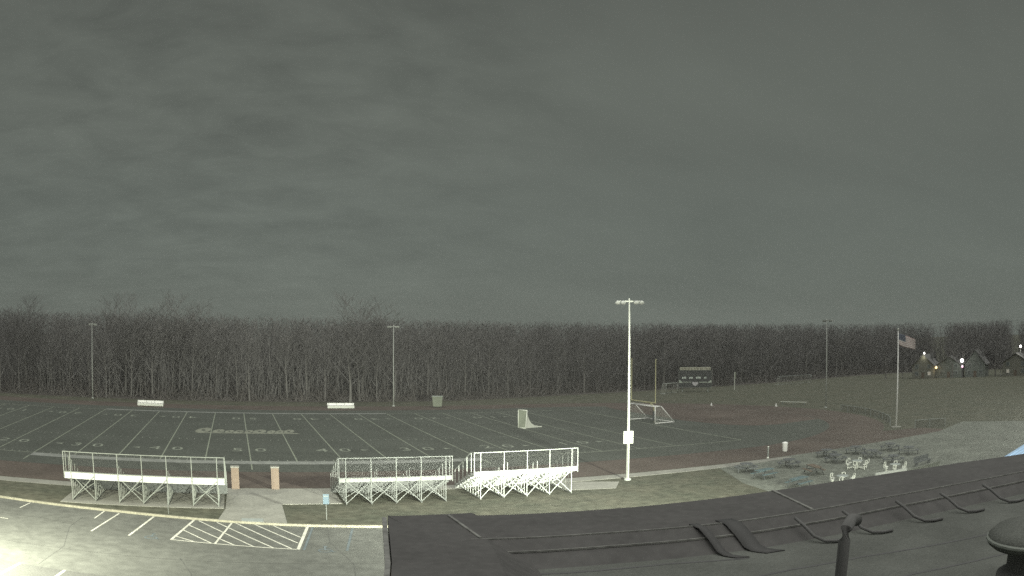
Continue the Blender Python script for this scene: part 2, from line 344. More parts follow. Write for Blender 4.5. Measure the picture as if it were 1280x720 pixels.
# ------------------------------------------------------------------ bleachers
def bleacher(label, x0, y0, n_bays, bay, side, rows, rise, run, braces, rz=0, closed=False, z0=0.0, plank='alu', pipe='galv', riser='alurise'):
    """x0,y0 = foot of the back left post; the seats step down away from the camera (+Y)"""
    t = thing('bleacher', label, 'bleacher', (x0, y0, z0), rz)
    Wd = n_bays*bay; xl, xr = -side, Wd + side
    top = .40 + rise*(rows-1)                                  # height of the back seat
    depth = run*rows
    for i in range(rows):                                      # row 0 is the back row
        zs = top - rise*i; y = .05 + run*i
        MB().box(xl, xr, y+.02, y+.28, zs-.045, zs).build('seat_plank', M_[plank], t)
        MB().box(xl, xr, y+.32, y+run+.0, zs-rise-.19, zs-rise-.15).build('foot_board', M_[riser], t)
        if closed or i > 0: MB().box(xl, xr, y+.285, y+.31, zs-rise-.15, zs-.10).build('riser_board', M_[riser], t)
    # the skirt board at the back of the top row
    MB().box(xl, xr, -.03, .0, top-.30, top-.02).build('back_board', M_['alu' if closed else plank], t)
    if closed: MB().box(xl, xr, -.034, -.004, top-.46, top-.31).build('toe_board', M_['alu'], t)
    w = .055
    for i in range(n_bays+1):
        x = i*bay; f = MB()
        f.bar((x, 0, 0), (x, 0, top-.02), w)
        for r in range(rows):
            y = .05 + run*r + run*.75; zs = top - rise*r - rise - .2
            if zs > .12: f.bar((x, y, .03), (x, y, zs), w*.72)
            f.bar((x, .05+run*r, zs+.0), (x, .05+run*r+run, zs), w*.7)
            f.bar((x, .05+run*r+.2, zs), (x, .05+run*r+.2, zs+rise+.14), w*.6)
        f.bar((x, -.1, .03), (x, depth-.1, .03), w, .05)
        f.bar((x, .0, .12), (x, depth*.55, top*.42), w*.7)
        f.build('support_frame', M_[pipe], t)
        g = MB(); g.bar((x, -.06, top-.45), (x, -.06, top+1.48), w)
        g.build('guard_post', M_[pipe], t)
    for (b, d) in braces:
        xa, xb = b*bay, (b+1)*bay; y = -.045 if d > 0 else .05
        za, zb = (.08, top-.18) if d > 0 else (top-.18, .08)
        MB().bar((xa, y, za), (xb, y, zb), .05).build('cross_brace', M_[pipe], t)
        MB().bar((xa, y+1.7, .08 if d > 0 else top*.62), (xb, y+1.7, top*.62 if d > 0 else .08), .045).build('cross_brace', M_[pipe], t)
    g = MB()
    for z in (top+1.48, top+.02): g.bar((xl, -.06, z), (xr, -.06, z), .05)
    g.bar((xl, -.06, top-.4), (xl, -.06, top+1.48), .055); g.bar((xr, -.06, top-.4), (xr, -.06, top+1.48), .055)
    g.build('back_rail', M_[pipe], t)
    MB().sheet((xl, -.075), (xr, -.075), top+.05, top+1.46).build('chain_link_panel', M_['chain'], t)
    for xs in (xl, xr):
        g = MB(); zf = .4 + 1.1
        pts = [(xs, -.06, top+1.48), (xs, .7, top+1.45), (xs, depth-.2, zf)]
        for a, b in zip(pts, pts[1:]): g.bar(a, b, .05)
        g.bar((xs, .7, top-.1), (xs, depth-.2, .3), .045)
        for q in range(5):
            u = q/4; yy = .7 + (depth-.9)*u; zt = top+1.45 + (zf-top-1.45)*u; zb = max(.0, top-.35 + (.05-top+.35)*u); g.bar((xs, yy, zb), (xs, yy, zt), .05)
        g.build('side_rail', M_[pipe], t)
        MB().raw([(xs, 0, top+.0), (xs, .7, top+.0), (xs, depth-.2, .3), (xs, depth-.2, zf-.03), (xs, .7, top+1.42), (xs, 0, top+1.45)], [(0,1,2,3,4,5)]).build('side_chain_link', M_['chain'], t)
    for xa in (Wd*.33, Wd*.66):                                # aisle hand rails standing among the seats
        for r in (1, 4):
            g = MB(); zs = top - rise*r; y = .2 + run*r
            g.bar((xa, y, zs-rise), (xa, y, zs+.75), .04); g.bar((xa, y, zs+.75), (xa, y+.9, zs+.75-rise*1.2), .04); g.bar((xa, y+.9, zs-rise*2.2), (xa, y+.9, zs+.75-rise*1.2), .04)
            g.build('hand_rail', M_[pipe], t)
    return t
allx = [(b, d) for b in range(4) for d in (1, -1)]
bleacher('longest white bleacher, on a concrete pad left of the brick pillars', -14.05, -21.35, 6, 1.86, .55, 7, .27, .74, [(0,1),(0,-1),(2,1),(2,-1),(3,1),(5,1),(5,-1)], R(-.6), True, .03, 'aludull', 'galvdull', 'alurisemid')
bleacher('metal bleacher between the blue sign and the brightly lit bleacher, in the middle of three', 6.45, -20.75, 4, 1.85, .5, 7, .255, .72, allx, R(.2), False, .01, 'aludim', 'galvdim', 'alurisedim')
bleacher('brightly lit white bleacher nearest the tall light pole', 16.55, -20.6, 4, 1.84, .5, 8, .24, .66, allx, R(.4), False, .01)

# ------------------------------------------------------------------ pillars, signs, poles
for x, lb in ((-1.6, 'brick gate pillar of the pair nearest the longest bleacher'), (1.62, 'brick gate pillar of the pair nearest the light blue sign')):
    t = thing('brick_pillar', lb, 'pillar', (x, -14.35, .0), 0, 'brick pillars at the field entrance')
    MB().box(-.31, .31, -.31, .31, 0, 1.72).build('shaft', M_['brick'], t)
    MB().box(-.35, .35, -.35, .35, 1.722, 1.82).build('cap', M_['concrete'], t, bevel=.01)
t = thing('parking_sign', 'light blue sign panel on a slim post in the verge before the middle bleacher', 'sign', (4.4, -25.7, 0))
MB().bar((0,0,0), (0,0,1.8), .04).build('post', M_['galvdim'], t)
MB().box(-.2, .2, -.05, -.03, 1.1, 1.78).build('panel', mat('sign_blue', (.085,.125,.15), .5, var=.05, scale=3), t, bevel=.004)
MB().box(-.15, .15, -.054, -.0505, 1.62, 1.66).build('header_stripe', M_['galvdull'], t)
tag(MB().bar((-6.4,-24.3,0), (-6.4,-24.3,1.5), .045).build('bare_post', M_['galvdim']), 'thin bare grey post standing in front of the long bleacher', 'post')
def light_pole(label, loc, h, r, arm, rz, cab=False, crossarms=1):
    t = thing('light_pole', label, 'light pole', loc, rz, None if cab else 'light poles on the far side of the field')
    MB().tube([(0,0,0),(0,0,h*.4),(0,0,h)], r, 10, r*.5).build('pole', M_['offwhite'] if cab else M_['polegrey'], t, smooth=True)
    MB().lathe([(r*2.2,0),(r*2.2,.12),(r*1.4,.2)], 12).build('base', M_['galv'], t)
    MB().box(-arm, arm, -.06, .06, h-.32, h-.2).build('crossarm', M_['offwhite'] if cab else M_['polegrey'], t)
    for x in (-arm*.92, -arm*.5, arm*.5, arm*.92):
        f = MB().lathe([(.04,.16),(.12,.13),(.22,-.04),(.21,-.07)], 12)
        mx = Matrix.Translation((x, -.26, h-.36)) @ Matrix.Rotation(R(-42), 4, 'X')
        f.v = [tuple(mx @ Vector(v)) for v in f.v]
        lm = f.build('floodlight', M_['alu'] if cab else M_['polegrey'], t, smooth=True)
        MB().bar((x,-.02,h-.3), (x,-.27,h-.4), .05).build('bracket', M_['galv'], lm)
    if cab:
        MB().box(-.44, -.02, -.34, -.16, 3.2, 4.25).build('cabinet', M_['offwhite'], t, bevel=.015)
        MB().box(.06, .38, -.34, -.16, 3.22, 4.27).build('cabinet', M_['offwhite'], t, bevel=.015)
        MB().box(-.4, .36, -.15, -.12, 3.5, 3.9).build('cabinet_bracket', M_['galv'], t)
        MB().tube([(0,-.2,.2),(0,-.2,3.3)], .035, 6).build('conduit', M_['galv'], t)
    return t
light_pole('tall white light pole with two equipment cabinets near the brightly lit bleacher', (30.6,-17.2,0), 15.4, .14, 1.1, R(-20), True)
light_pole('thin far light pole behind the longest bleacher, before the bare wood', (-28.7,68.5,0), 13.6, .11, .7, R(170))
light_pole('thin far light pole between a white team bench and the canvas covered cart', (26.8,62.9,0), 14.3, .12, 1.0, R(180))
light_pole('thin far light pole beyond the track curve, between scoreboard and flag pole', (91.1,25.1,0), 15.0, .13, 1.0, R(100))
# flag pole and flag
t = thing('flag_pole', 'white flag pole on a small concrete base beside the track', 'flag pole', (77.5,-4.9,0))
MB().tube([(0,0,.1),(0,0,6),(0,0,12.6)], .13, 10, .06).build('pole', M_['white'], t, smooth=True)
MB().lathe([(.0,12.6),(.12,12.66),(.14,12.75),(.1,12.84),(.01,12.88)], 12).build('finial', M_['offwhite'], t, smooth=True)
MB().lathe([(.75,0),(.75,.1),(.3,.14)], 16).build('base', M_['concrete'], t)
fl = bpy.data.materials.new('stars_and_stripes'); n, l, b = nodes(fl); b.inputs['Roughness'].default_value = .9
uv = n.new('ShaderNodeUVMap'); sp = n.new('ShaderNodeSeparateXYZ'); l.new(uv.outputs[0], sp.inputs[0])
def Mth(op, a, bb=None):
    q = n.new('ShaderNodeMath'); q.operation = op
    for i, v in enumerate((a, bb)):
        if v is None: continue
        if isinstance(v, (int, float)): q.inputs[i].default_value = v
        else: l.new(v, q.inputs[i])
    return q.outputs[0]
stripe = Mth('LESS_THAN', Mth('MODULO', Mth('FLOOR', Mth('MULTIPLY', sp.outputs['Y'], 12.999)), 2), .5)
def mixc(f, a, bb):
    q = n.new('ShaderNodeMix'); q.data_type = 'RGBA'; l.new(f, q.inputs[0])
    for i, v in ((6, a), (7, bb)):
        if isinstance(v, tuple): q.inputs[i].default_value = (*v, 1)
        else: l.new(v, q.inputs[i])
    return q.outputs[2]
st = mixc(stripe, (.56,.55,.52), (.42,.31,.3))
sx = Mth('ABSOLUTE', Mth('SUBTRACT', Mth('FRACT', Mth('MULTIPLY', sp.outputs['X'], 15)), .5)); sy = Mth('ABSOLUTE', Mth('SUBTRACT', Mth('FRACT', Mth('MULTIPLY', sp.outputs['Y'], 13)), .5))
star = Mth('LESS_THAN', Mth('ADD', sx, sy), .24)
canton = Mth('MULTIPLY', Mth('LESS_THAN', sp.outputs['X'], .4), Mth('GREATER_THAN', sp.outputs['Y'], 6/13))
l.new(mixc(canton, st, mixc(star, (.07,.085,.12), (.5,.5,.5))), b.inputs['Base Color'])
NX, NY = 24, 12; vs = []; fs = []; uvs = []
fx = Vector((math.cos(R(-36)), math.sin(R(-36)), 0)); fy = Vector((-fx.y, fx.x, 0))
for j in range(NY+1):
    for i in range(NX+1):
        u, v = i/NX, j/NY
        p = fx*(.1+2.4*u) + fy*(.16*u*math.sin(u*9+v*1.2)) + Vector((0,0, 1.45*v - .85*u**1.2 - .1*math.sin(u*5)*(1-v)))
        vs.append(p); uvs.append((u, v))
for j in range(NY):
    for i in range(NX): a = j*(NX+1)+i; fs.append((a, a+1, a+NX+2, a+NX+1))
me = bpy.data.meshes.new('flag'); me.from_pydata(vs, [], fs); me.materials.append(fl)
ul = me.uv_layers.new(name='UVMap')
for lp in me.loops: ul.data[lp.index].uv = uvs[lp.vertex_index]
for p in me.polygons: p.use_smooth = True
o = bpy.data.objects.new('flag', me); C.objects.link(o); o.location = (77.5,-4.9,10.75)
sd = o.modifiers.new('cloth', 'SOLIDIFY'); sd.thickness = .004
tag(o, 'American flag with stars and stripes blowing from the top of the flag pole', 'flag')

# ------------------------------------------------------------------ goals and field kit
t = thing('football_goal', 'yellow football goal post with two tall uprights at the end line', 'goal post', (56.7, 24.4, 0))
MB().tube([(0,0,0),(0,0,1.9),(-.25,0,2.5),(-.8,0,2.85),(-1.84,0,3.0)], .09, 10).build('gooseneck', M_['yellow'], t, smooth=True)
MB().tube([(-1.84,-3.56,3.05),(-1.84,3.56,3.05)], .075, 8).build('crossbar', M_['yellow'], t)
for y in (-3.56, 3.56): MB().tube([(-1.84,y,3.05),(-1.84,y,9.2)], .065, 8).build('upright', M_['yellow'], t)
MB().tube([(0,0,.1),(0,0,1.6)], .2, 12).build('post_padding', M_['dark'], t)
def goal(name, label, loc, rz, wid, h, d0, d1, r, net, m=None):
    m = m or M_['white']
    t = thing(name, label, 'goal', loc, rz)
    f = MB()
    a, b_ = -wid/2, wid/2
    for y in (a, b_):
        f.tube([(0,y,.05),(0,y,h)], r, 8); f.tube([(0,y,h),(d0,y,h)], r*.8, 8); f.tube([(d0,y,h),(d1,y,.06)], r*.8, 8); f.tube([(0,y,.06),(d1,y,.06)], r*.8, 8)
    f.tube([(0,a,h),(0,b_,h)], r, 8); f.tube([(d1,a,.06),(d1,b_,.06)], r*.8, 8); f.tube([(d0,a,h),(d0,b_,h)], r*.6, 6)
    f.build('frame', m, t, smooth=True)
    q = MB()
    for y in (a, b_): q.raw([(0,y,.05),(d1,y,.05),(d0,y,h),(0,y,h)], [(0,1,2,3)])
    q.raw([(d0,a,h),(d0,b_,h),(d1,b_,.05),(d1,a,.05)], [(0,1,2,3)]); q.raw([(0,a,h),(d0,a,h),(d0,b_,h),(0,b_,h)], [(0,1,2,3)])
    q.build('net', net, t)
    return t
goal('soccer_goal', 'white soccer goal standing under the yellow football uprights', (55.3,25.6,0), R(4), 7.1, 2.44, 1.0, 3.4, .07, M_['net'])
goal('soccer_goal', 'pale goal frame in front of the scoreboard beyond the track', (90.0,75.2,0), R(118), 4.9, 2.3, .8, 1.6, .06, M_['net'], M_['galv'])
goal('soccer_goal', 'faint low goal frame on dark grass far behind the low pale bench', (133,84,0), R(96), 12, 2.2, .8, 1.8, .03, M_['net'], M_['galvdark'])
# practice net with a long trailing side
t = thing('practice_net', 'pale upright practice net with a trailing curved side on the turf', 'net', (36.6,25.0,0), R(0))
f = MB().tube([(-.35,.2,0),(-.35,.2,2.5)], .05, 8).tube([(.25,-.9,0),(.5,-.9,2.45)], .05, 8).tube([(-.35,.2,2.5),(.5,-.9,2.45)], .05, 8).tube([(-.35,.2,.05),(.25,-.9,.05)], .05, 8)
f.build('frame', M_['offwhite'], t, smooth=True)
MB().raw([(-.35,.2,.05),(.25,-.9,.05),(.5,-.9,2.45),(-.35,.2,2.5)], [(0,1,2,3)]).build('net_panel', M_['canvas'], t).modifiers.new('t', 'SOLIDIFY').thickness = .02
vs = [(.27,-.9,.05),(.5,-.9,2.4)]; prof = [(.7,1.7),(.95,1.1),(1.3,.65),(1.8,.35),(2.5,.2),(3.1,.14)]
q = MB(); pv = [(.3,-.9,.06)] ; top_ = [(.5,-.9,2.4)] + [(x,-.9+.35*x,z) for x, z in prof]; bot_ = [(.27,-.9,.03)] + [(x-.05,-.95+.35*x,.03) for x, z in prof]
q.raw(bot_ + top_, [(i, i+1, len(bot_)+i+1, len(bot_)+i) for i in range(len(bot_)-1)])
q.build('trailing_net', M_['netpale'], t).modifiers.new('t', 'SOLIDIFY').thickness = .02
t = thing('storage_cart', 'pale green canvas covered cart at the wood edge beyond the far sideline', 'cart', (34.1,60.3,0), R(-15))
MB().raw([(-.75,-.6,.1),(.75,-.6,.1),(.75,.6,.1),(-.75,.6,.1),(-.95,-.7,2.0),(.95,-.7,2.0),(.95,.7,1.95),(-.95,.7,1.95)], [(3,2,1,0),(4,5,6,7),(0,1,5,4),(1,2,6,5),(2,3,7,6),(3,0,4,7)]).build('canvas_cover', M_['canvas'], t, bevel=.06)
MB().box(-.99,.99,-.74,.74,1.9,1.97).build('cover_rim', M_['galvdark'], t, bevel=.02)
for x in (-.6, .6): MB().tube([(x,-.65,.12),(x,.65,.12)], .11, 10).build('wheel', M_['black'], t)
for x, y, rz, lb in ((-16.1,57.2,-2,'long white team bench beyond the far sideline, behind the longest bleacher'), (16.8,58.6,1,'long white team bench beyond the far sideline, behind the middle bleacher')):
    t = thing('team_bench', lb, 'bench', (x,y,0), R(rz), 'team benches on the far sideline')
    MB().box(-2.3,2.3,-.2,.16,.44,.5).build('seat', M_['white'], t)
    MB().box(-2.3,2.3,.19,.23,.56,.95).build('backrest', M_['white'], t)
    MB().box(-2.3,2.3,-.24,-.2,.1,.43).build('front_panel', M_['offwhite'], t)
    for lx in (-2.1,-.7,.7,2.1): MB().bar((lx,.12,0),(lx,.21,.95),.06).bar((lx,-.14,0),(lx,-.14,.44),.06).build('leg', M_['galv'], t)
t = thing('team_bench', 'low pale bench on the outer edge of the track curve', 'bench', (92.0,35.2,0), R(-66))
MB().box(-2.7,2.7,-.16,.16,.42,.48).build('seat', M_['offwhite'], t); 
for lx in (-2.3,0,2.3): MB().box(lx-.04,lx+.04,-.12,.12,0,.42).build('leg', M_['galvdark'], t)

# scoreboard
t = thing('scoreboard', 'dark scoreboard with pale header strip beyond the track, before the wood', 'scoreboard', (97.2,77.0,0), R(-36))
MB().box(-3.75,3.75,0,.35,1.0,4.9).build('panel', M_['black'], t, bevel=.03)
for x in (-2.9, 2.9): MB().box(x-.12,x+.12,.37,.6,0,5.2).build('support_post', M_['galvdark'], t)
MB().box(-3.5,3.5,-.02,.3,4.93,5.55).build('header_sign', mat('header_cream', (.5,.5,.4), .7, var=.1, scale=3), t)
for i in range(20):                                             # unreadable header letters
    if i in (8, 15): continue
    x = -3.3+.34*i; hl = MB().box(x, x+.09, -.03, -.022, 5.05, 5.42)
    if i % 3: zt = 5.42 - .16*(i % 2); hl.box(x+.08, x+.25, -.031, -.0225, zt-.08, zt)
    if i % 2: hl.box(x+.08, x+.25, -.0305, -.0222, 5.05, 5.13)
    if i % 3 == 2: hl.box(x+.18, x+.25, -.0295, -.0218, 5.06, 5.25)
    hl.build('letter', M_['brown'], t)
fr = MB()
for z in (1.04, 4.86): fr.box(-3.75,3.75,-.03,-.002,z-.035,z+.035)
for x in (-3.72,3.72): fr.box(x-.035,x+.035,-.03,-.002,1.08,4.82)
fr.box(-2,2,-.03,-.002,3.72,3.77); fr.box(-2.0,-1.95,-.03,-.002,3.78,4.7); fr.box(1.95,2.0,-.03,-.002,3.78,4.7)
fr.build('trim', M_['galvdull'], t)
for x, w in ((-2.5,.95),(-.95,.85),(.75,1.1),(2.3,.6)):
    c = MB()
    for kx in range(3): c.box(x-w/2+kx*w/3, x-w/2+kx*w/3+w/3-.06, -.03, -.002, 2.98+.05*(kx % 2), 3.4)
    c.build('caption', mat('caption_paint', (.65,.72,.65), .7, var=.1, scale=3), t)
sp_ = mat('strip_paint', (.45,.5,.43), .7, var=.15, scale=3)
MB().raw([(-3.7,-.03,2.75),(-3.2,-.03,2.5),(-2.7,-.03,2.02),(-3.7,-.03,2.02)], [(3,2,1,0)]).build('sponsor_panel', sp_, t); MB().raw([(3.7,-.032,2.7),(3.2,-.032,2.45),(2.8,-.032,2.05),(3.7,-.032,2.05)], [(0,1,2,3)]).build('sponsor_panel', sp_, t)
MB().box(-2.6,-.9,-.03,-.003,2.15,2.28).build('sponsor_strip', sp_, t); MB().box(.9,2.75,-.03,-.003,2.1,2.28).build('sponsor_strip', sp_, t)
MB().raw([(-.65,-.04,2.25),(.65,-.04,2.25),(.65,-.04,1.85),(.35,-.04,1.5),(0,-.04,1.35),(-.35,-.04,1.5),(-.65,-.04,1.85)], [(6,5,4,3,2,1,0)]).build('shield_emblem', mat('emblem_paint', (.55,.54,.55), .7, var=.25, scale=6), t)
t = thing('banner_pole', 'slim pale pole with a narrow banner standing alone beside the scoreboard', 'pole', (107.2,75.6,0))
MB().tube([(0,0,0),(0,0,4.2)], .09, 8).build('pole', M_['offwhite'], t)
MB().box(.1,.42,-.02,.02,2.6,4.2).build('banner', M_['canvas'], t)
# small things along the track
t = thing('litter_bin', 'small bright white bin at the edge of the track', 'bin', (52.7,-11.2,0))
MB().lathe([(.24,0),(.28,.08),(.32,.82),(.33,.85),(.30,.86)], 14).build('bin_body', M_['white'], t, smooth=True)
MB().lathe([(.34,.862),(.34,.93),(.18,1.02),(.02,1.04)], 14).build('lid', M_['white'], t, smooth=True)
t = thing('gate_post', 'small pale capped post on the track edge beside the white bin', 'post', (48.3,-13.9,0))
MB().tube([(0,0,0),(0,0,1.1)], .06, 8).build('shaft', M_['galvdark'], t); MB().lathe([(.09,1.1),(.1,1.16),(.02,1.22)], 10).build('cap', M_['offwhite'], t); MB().lathe([(.14,0),(.1,.12)], 10).build('foot', M_['offwhite'], t)
for x, y, lb in ((79.5,43.6,'tiny white marker cone on the far track edge, nearest the scoreboard'), (87.2,34.3,'tiny white marker cone on the far side of the track, near the low bench')):
    t = thing('marker_cone', lb, 'cone', (x,y,0)); MB().box(-.22,.22,-.22,.22,0,.04).build('base', M_['offwhite'], t); MB().lathe([(.18,.04),(.06,.5),(.04,.52)], 12).build('cone', M_['white'], t)
# fences by the track curve
def fence(name, label, pts, h, panel, step=2.4):
    t = thing(name, label, 'fence', (0,0,0))
    for a, b_ in zip(pts, pts[1:]):
        MB().sheet(a, b_, .05, h).build('screen_panel', panel, t)
        MB().tube([(*a,h),(*b_,h)], .03, 6).build('top_rail', M_['galvdark'], t)
    for a in pts: MB().tube([(*a,0),(*a,h+.05)], .04, 6).build('fence_post', M_['galvdark'], t)
fence('track_fence', 'low dark screened fence curving round the track end by the flag pole', arc(50, CY, 39.4, -44, -8, 12), 1.0, M_['screen'])
fence('track_fence', 'short dark screened fence at the end of the track beyond the flag pole', [(77.6,-8.4),(79.8,-9.2),(81.6,-10.6)], 1.1, M_['screen'])

# ------------------------------------------------------------------ picnic tables
def round_table(m):
    t = thing('picnic_table', 'x', 'picnic table')
    MB().lathe([(.02,.72),(.62,.72),(.64,.735),(.62,.76),(.02,.76)], 20).build('table_top', m, t)
    f = MB().tube([(0,0,0),(0,0,.72)], .06, 8)
    for a in (45,135,225,315): f.bar((0,0,.32),(1.0*math.cos(R(a)),1.0*math.sin(R(a)),.38),.06); f.bar((1.0*math.cos(R(a)),1.0*math.sin(R(a)),.0),(1.0*math.cos(R(a)),1.0*math.sin(R(a)),.42),.06)
    f.build('frame', m, t)
    for a in (0,90,180,270):
        s = MB(); q0 = arc(0,0,.82,a+12,a+78,6); q1 = arc(0,0,1.15,a+12,a+78,6); s.slab(q0+q1[::-1], .42, .47); s.build('seat', m, t)
    return t
def long_table(m, legs):
    t = thing('picnic_table', 'x', 'picnic table')
    MB().box(-.95,.95,-.37,.37,.72,.77).build('table_top', m, t, bevel=.01)
    for y in (-.68, .68): MB().box(-.95,.95,y-.14,y+.14,.42,.46).build('seat', m, t)
    for x in (-.7, .7):
        MB().bar((x,-.28,.72),(x,-.72,0),.07).bar((x,.28,.72),(x,.72,0),.07).bar((x,-.68,.4),(x,.68,.4),.06).build('leg', legs, t)
    return t
def chair_table(m):
    """white round table with four separate-looking swing seats on one frame"""
    t = thing('picnic_table', 'x', 'picnic table')
    MB().lathe([(.02,.72),(.52,.72),(.54,.74),(.52,.765),(.02,.765)], 18).build('table_top', M_['galvdark'], t)
    f = MB().tube([(0,0,0),(0,0,.72)], .07, 8)
    for a in (20,80,140,200,260,320): f.bar((0,0,.12),(.95*math.cos(R(a)),.95*math.sin(R(a)),.12),.06); f.bar((.95*math.cos(R(a)),.95*math.sin(R(a)),.0),(.95*math.cos(R(a)),.95*math.sin(R(a)),.44),.07)
    f.build('frame', m, t)
    for a in (20,80,140,200,260,320):
        x, y = .95*math.cos(R(a)), .95*math.sin(R(a)); s = MB().lathe([(.17,.44),(.19,.46),(.17,.49)], 10, (x,y,0)); s.build('seat', m, t)
        s = MB(); c, d = math.cos(R(a)), math.sin(R(a)); s.bar((x+c*.17-d*.14,y+d*.17+c*.14,.47),(x+c*.2-d*.14,y+d*.2+c*.14,.86),.05); s.bar((x+c*.17+d*.14,y+d*.17-c*.14,.47),(x+c*.2+d*.14,y+d*.2-c*.14,.86),.05); s.bar((x+c*.2-d*.14,y+d*.2+c*.14,.84),(x+c*.2+d*.14,y+d*.2-c*.14,.84),.05); s.build('backrest', m, t)
    return t
protos = {'dark': round_table(M_['dark']), 'teal': long_table(M_['teal'], M_['dark']), 'white': chair_table(M_['offwhite']), 'brown': long_table(M_['brown'], M_['black'])}
used = set()
for kind, x, y, lb in (
    ('dark',41.7,-19.2,'dark round picnic table nearest the grass, behind a teal table'), ('dark',46.4,-19.7,'dark round picnic table standing alone below the white bin'),
    ('dark',53.3,-17.4,'dark round picnic table of the cluster by the track, nearest the white bin'), ('dark',51.6,-20.7,'dark round picnic table directly in front of the cluster, behind the lit white table'),
    ('dark',57.0,-18.0,'dark round picnic table in the middle of the cluster against the track edge'), ('dark',56.2,-21.3,'dark round picnic table in the middle of the cluster, one row nearer the roof'),
    ('dark',61.1,-19.3,'dark round picnic table by the track edge, nearest the flag pole'), ('dark',60.4,-22.8,'dark round picnic table of the cluster nearest the empty paving'),
    ('dark',55.0,-25.6,'dark round picnic table standing alone behind the low pale wall'),
    ('brown',45.5,-24.4,'brown picnic table with black legs in the middle of the patio'),
    ('teal',40.9,-23.0,'teal picnic table at the grass side of the patio'), ('teal',40.5,-28.3,'teal picnic table close to the roof edge'),
    ('white',50.4,-25.1,'bright white picnic table with seats in the middle of the patio'), ('white',43.8,-30.1,'bright white picnic table nearest the roof edge'), ('white',51.2,-29.4,'white picnic table partly hidden behind the low pale wall')):
    o = protos[kind] if kind not in used else copy_tree(protos[kind]); used.add(kind)
    o.location = (x, y, .0065); o.rotation_euler = (0, 0, random.uniform(0, 3)); tag(o, lb, 'picnic table', 'picnic tables on the patio')
t = thing('low_wall', 'low pale patio wall with a gate at its end, behind the roof edge', 'wall', (0,0,0))
MB().slab([(50.0,-32.1),(55.6,-31.3),(55.7,-31.05),(50.0,-31.85)], 0, .6).build('wall', M_['patio'], t); MB().slab([(49.9,-32.2),(55.7,-31.38),(55.8,-30.97),(49.9,-31.78)], .602, .66).build('coping', M_['patio'], t)
MB().slab([(46.4,-31.6),(49.9,-32.1),(49.9,-31.95),(46.4,-31.45)], .05, .8).build('gate', M_['polegrey'], t)
t = thing('park_bench', 'dark slatted bench behind the low patio wall', 'bench', (55.8,-28.9,0), R(10))
MB().box(-1.4,1.4,-.2,.2,.42,.47).build('seat', M_['dark'], t); MB().box(-1.4,1.4,.21,.26,.5,.9).build('backrest', M_['dark'], t)
for x in (-1.2,1.2): MB().box(x-.03,x+.03,-.18,.18,0,.42).build('leg', M_['dark'], t)
# blue roofed shelter at the right edge
t = thing('shelter', 'blue metal roofed shelter partly hidden behind the dark school roof', 'shelter', (45.85,-45.06,0))
A = Vector((0,0,3)); Bv = Vector((47.93-45.85,-46.23+45.06,4.0)); d = (Bv-A)*3.2
ev = Vector((-.42,-.9,0)).normalized()*9
q = MB(); P = [A, A+d, A+d+ev, A+ev]; nn = Vector((0,0,-.14)); q.raw(P + [p+nn for p in P], [(0,1,2,3),(7,6,5,4),(0,4,5,1),(1,5,6,2),(2,6,7,3),(3,7,4,0)])
rf = q.build('roof', M_['roofblue'], t)
q = MB()
for i in range(1, 18): s = A + ev*(i/18) + Vector((0,0,.02)); q.bar(s, s+d, .03, .04)
q.build('standing_seam', M_['roofblue'], rf)
MB().bar(A+Vector((0,0,-.2)), A+d+Vector((0,0,-.2)), .06, .16).build('fascia', M_['white'], t)
MB().box(-.14,.14,-.14,.14,2.72,2.9).build('gutter_end', M_['white'], t)
for u, v in ((.05,.05),(.05,.95),(.9,.05),(.9,.95)):
    pp = A + d*u + ev*v; MB().bar((pp.x,pp.y,0),(pp.x,pp.y,pp.z-.16),.14).build('column', M_['white'], t)

# ------------------------------------------------------------------ the school building whose roof is in the foreground
edge = [(.23,-69.08),(.9,-69.21),(1.61,-69.35),(2.36,-69.45),(3.16,-69.54),(4.06,-69.6),(5.11,-69.64),(6.21,-69.7),(7.44,-69.86),(8.7,-70.14),(10.03,-70.62),(13,-71.8),(18,-74.5)]
side = [(.23,-69.08),(.05,-70.1),(-.11,-71.0),(-.22,-71.5),(-.62,-73.5),(-1.0,-75.6),(-1.28,-77.2),(-1.75,-79.6),(-2.8,-86)]
bld = thing('school_building', 'dark flat school roof in the foreground with wide parapet and vents', 'building', (0,0,0))
def inset(pts, d, left):                                        # offset of the parapet line towards the roof middle
    return offset_line(pts, -d if left else d)
outline = side[::-1][:-1] + edge + [(18,-86)]
MB().slab(outline, -.12, 9.69).build('wall', M_['render'], bld)
e0 = edge; e1 = [(x+.04*i/12, y-1.12) for i, (x, y) in enumerate(edge)]; e2 = []
inner = [(.69,-69.98),(1.0,-70.12),(1.61,-70.37),(2.3,-70.58),(2.9,-70.72),(3.6,-70.85),(4.6,-70.98),(5.7,-71.12),(7.19,-71.37),(8.33,-71.6),(9.6,-72.1),(12.4,-73.3),(17,-75.8)]
crest = [(.45,-70.22),(.95,-70.32),(1.5,-70.42),(2.2,-70.52),(2.9,-70.66),(3.7,-70.8),(4.8,-70.9),(5.9,-70.99),(7.2,-71.2),(8.5,-71.5),(9.9,-72.0),(12.8,-73.2),(17.6,-75.8)]
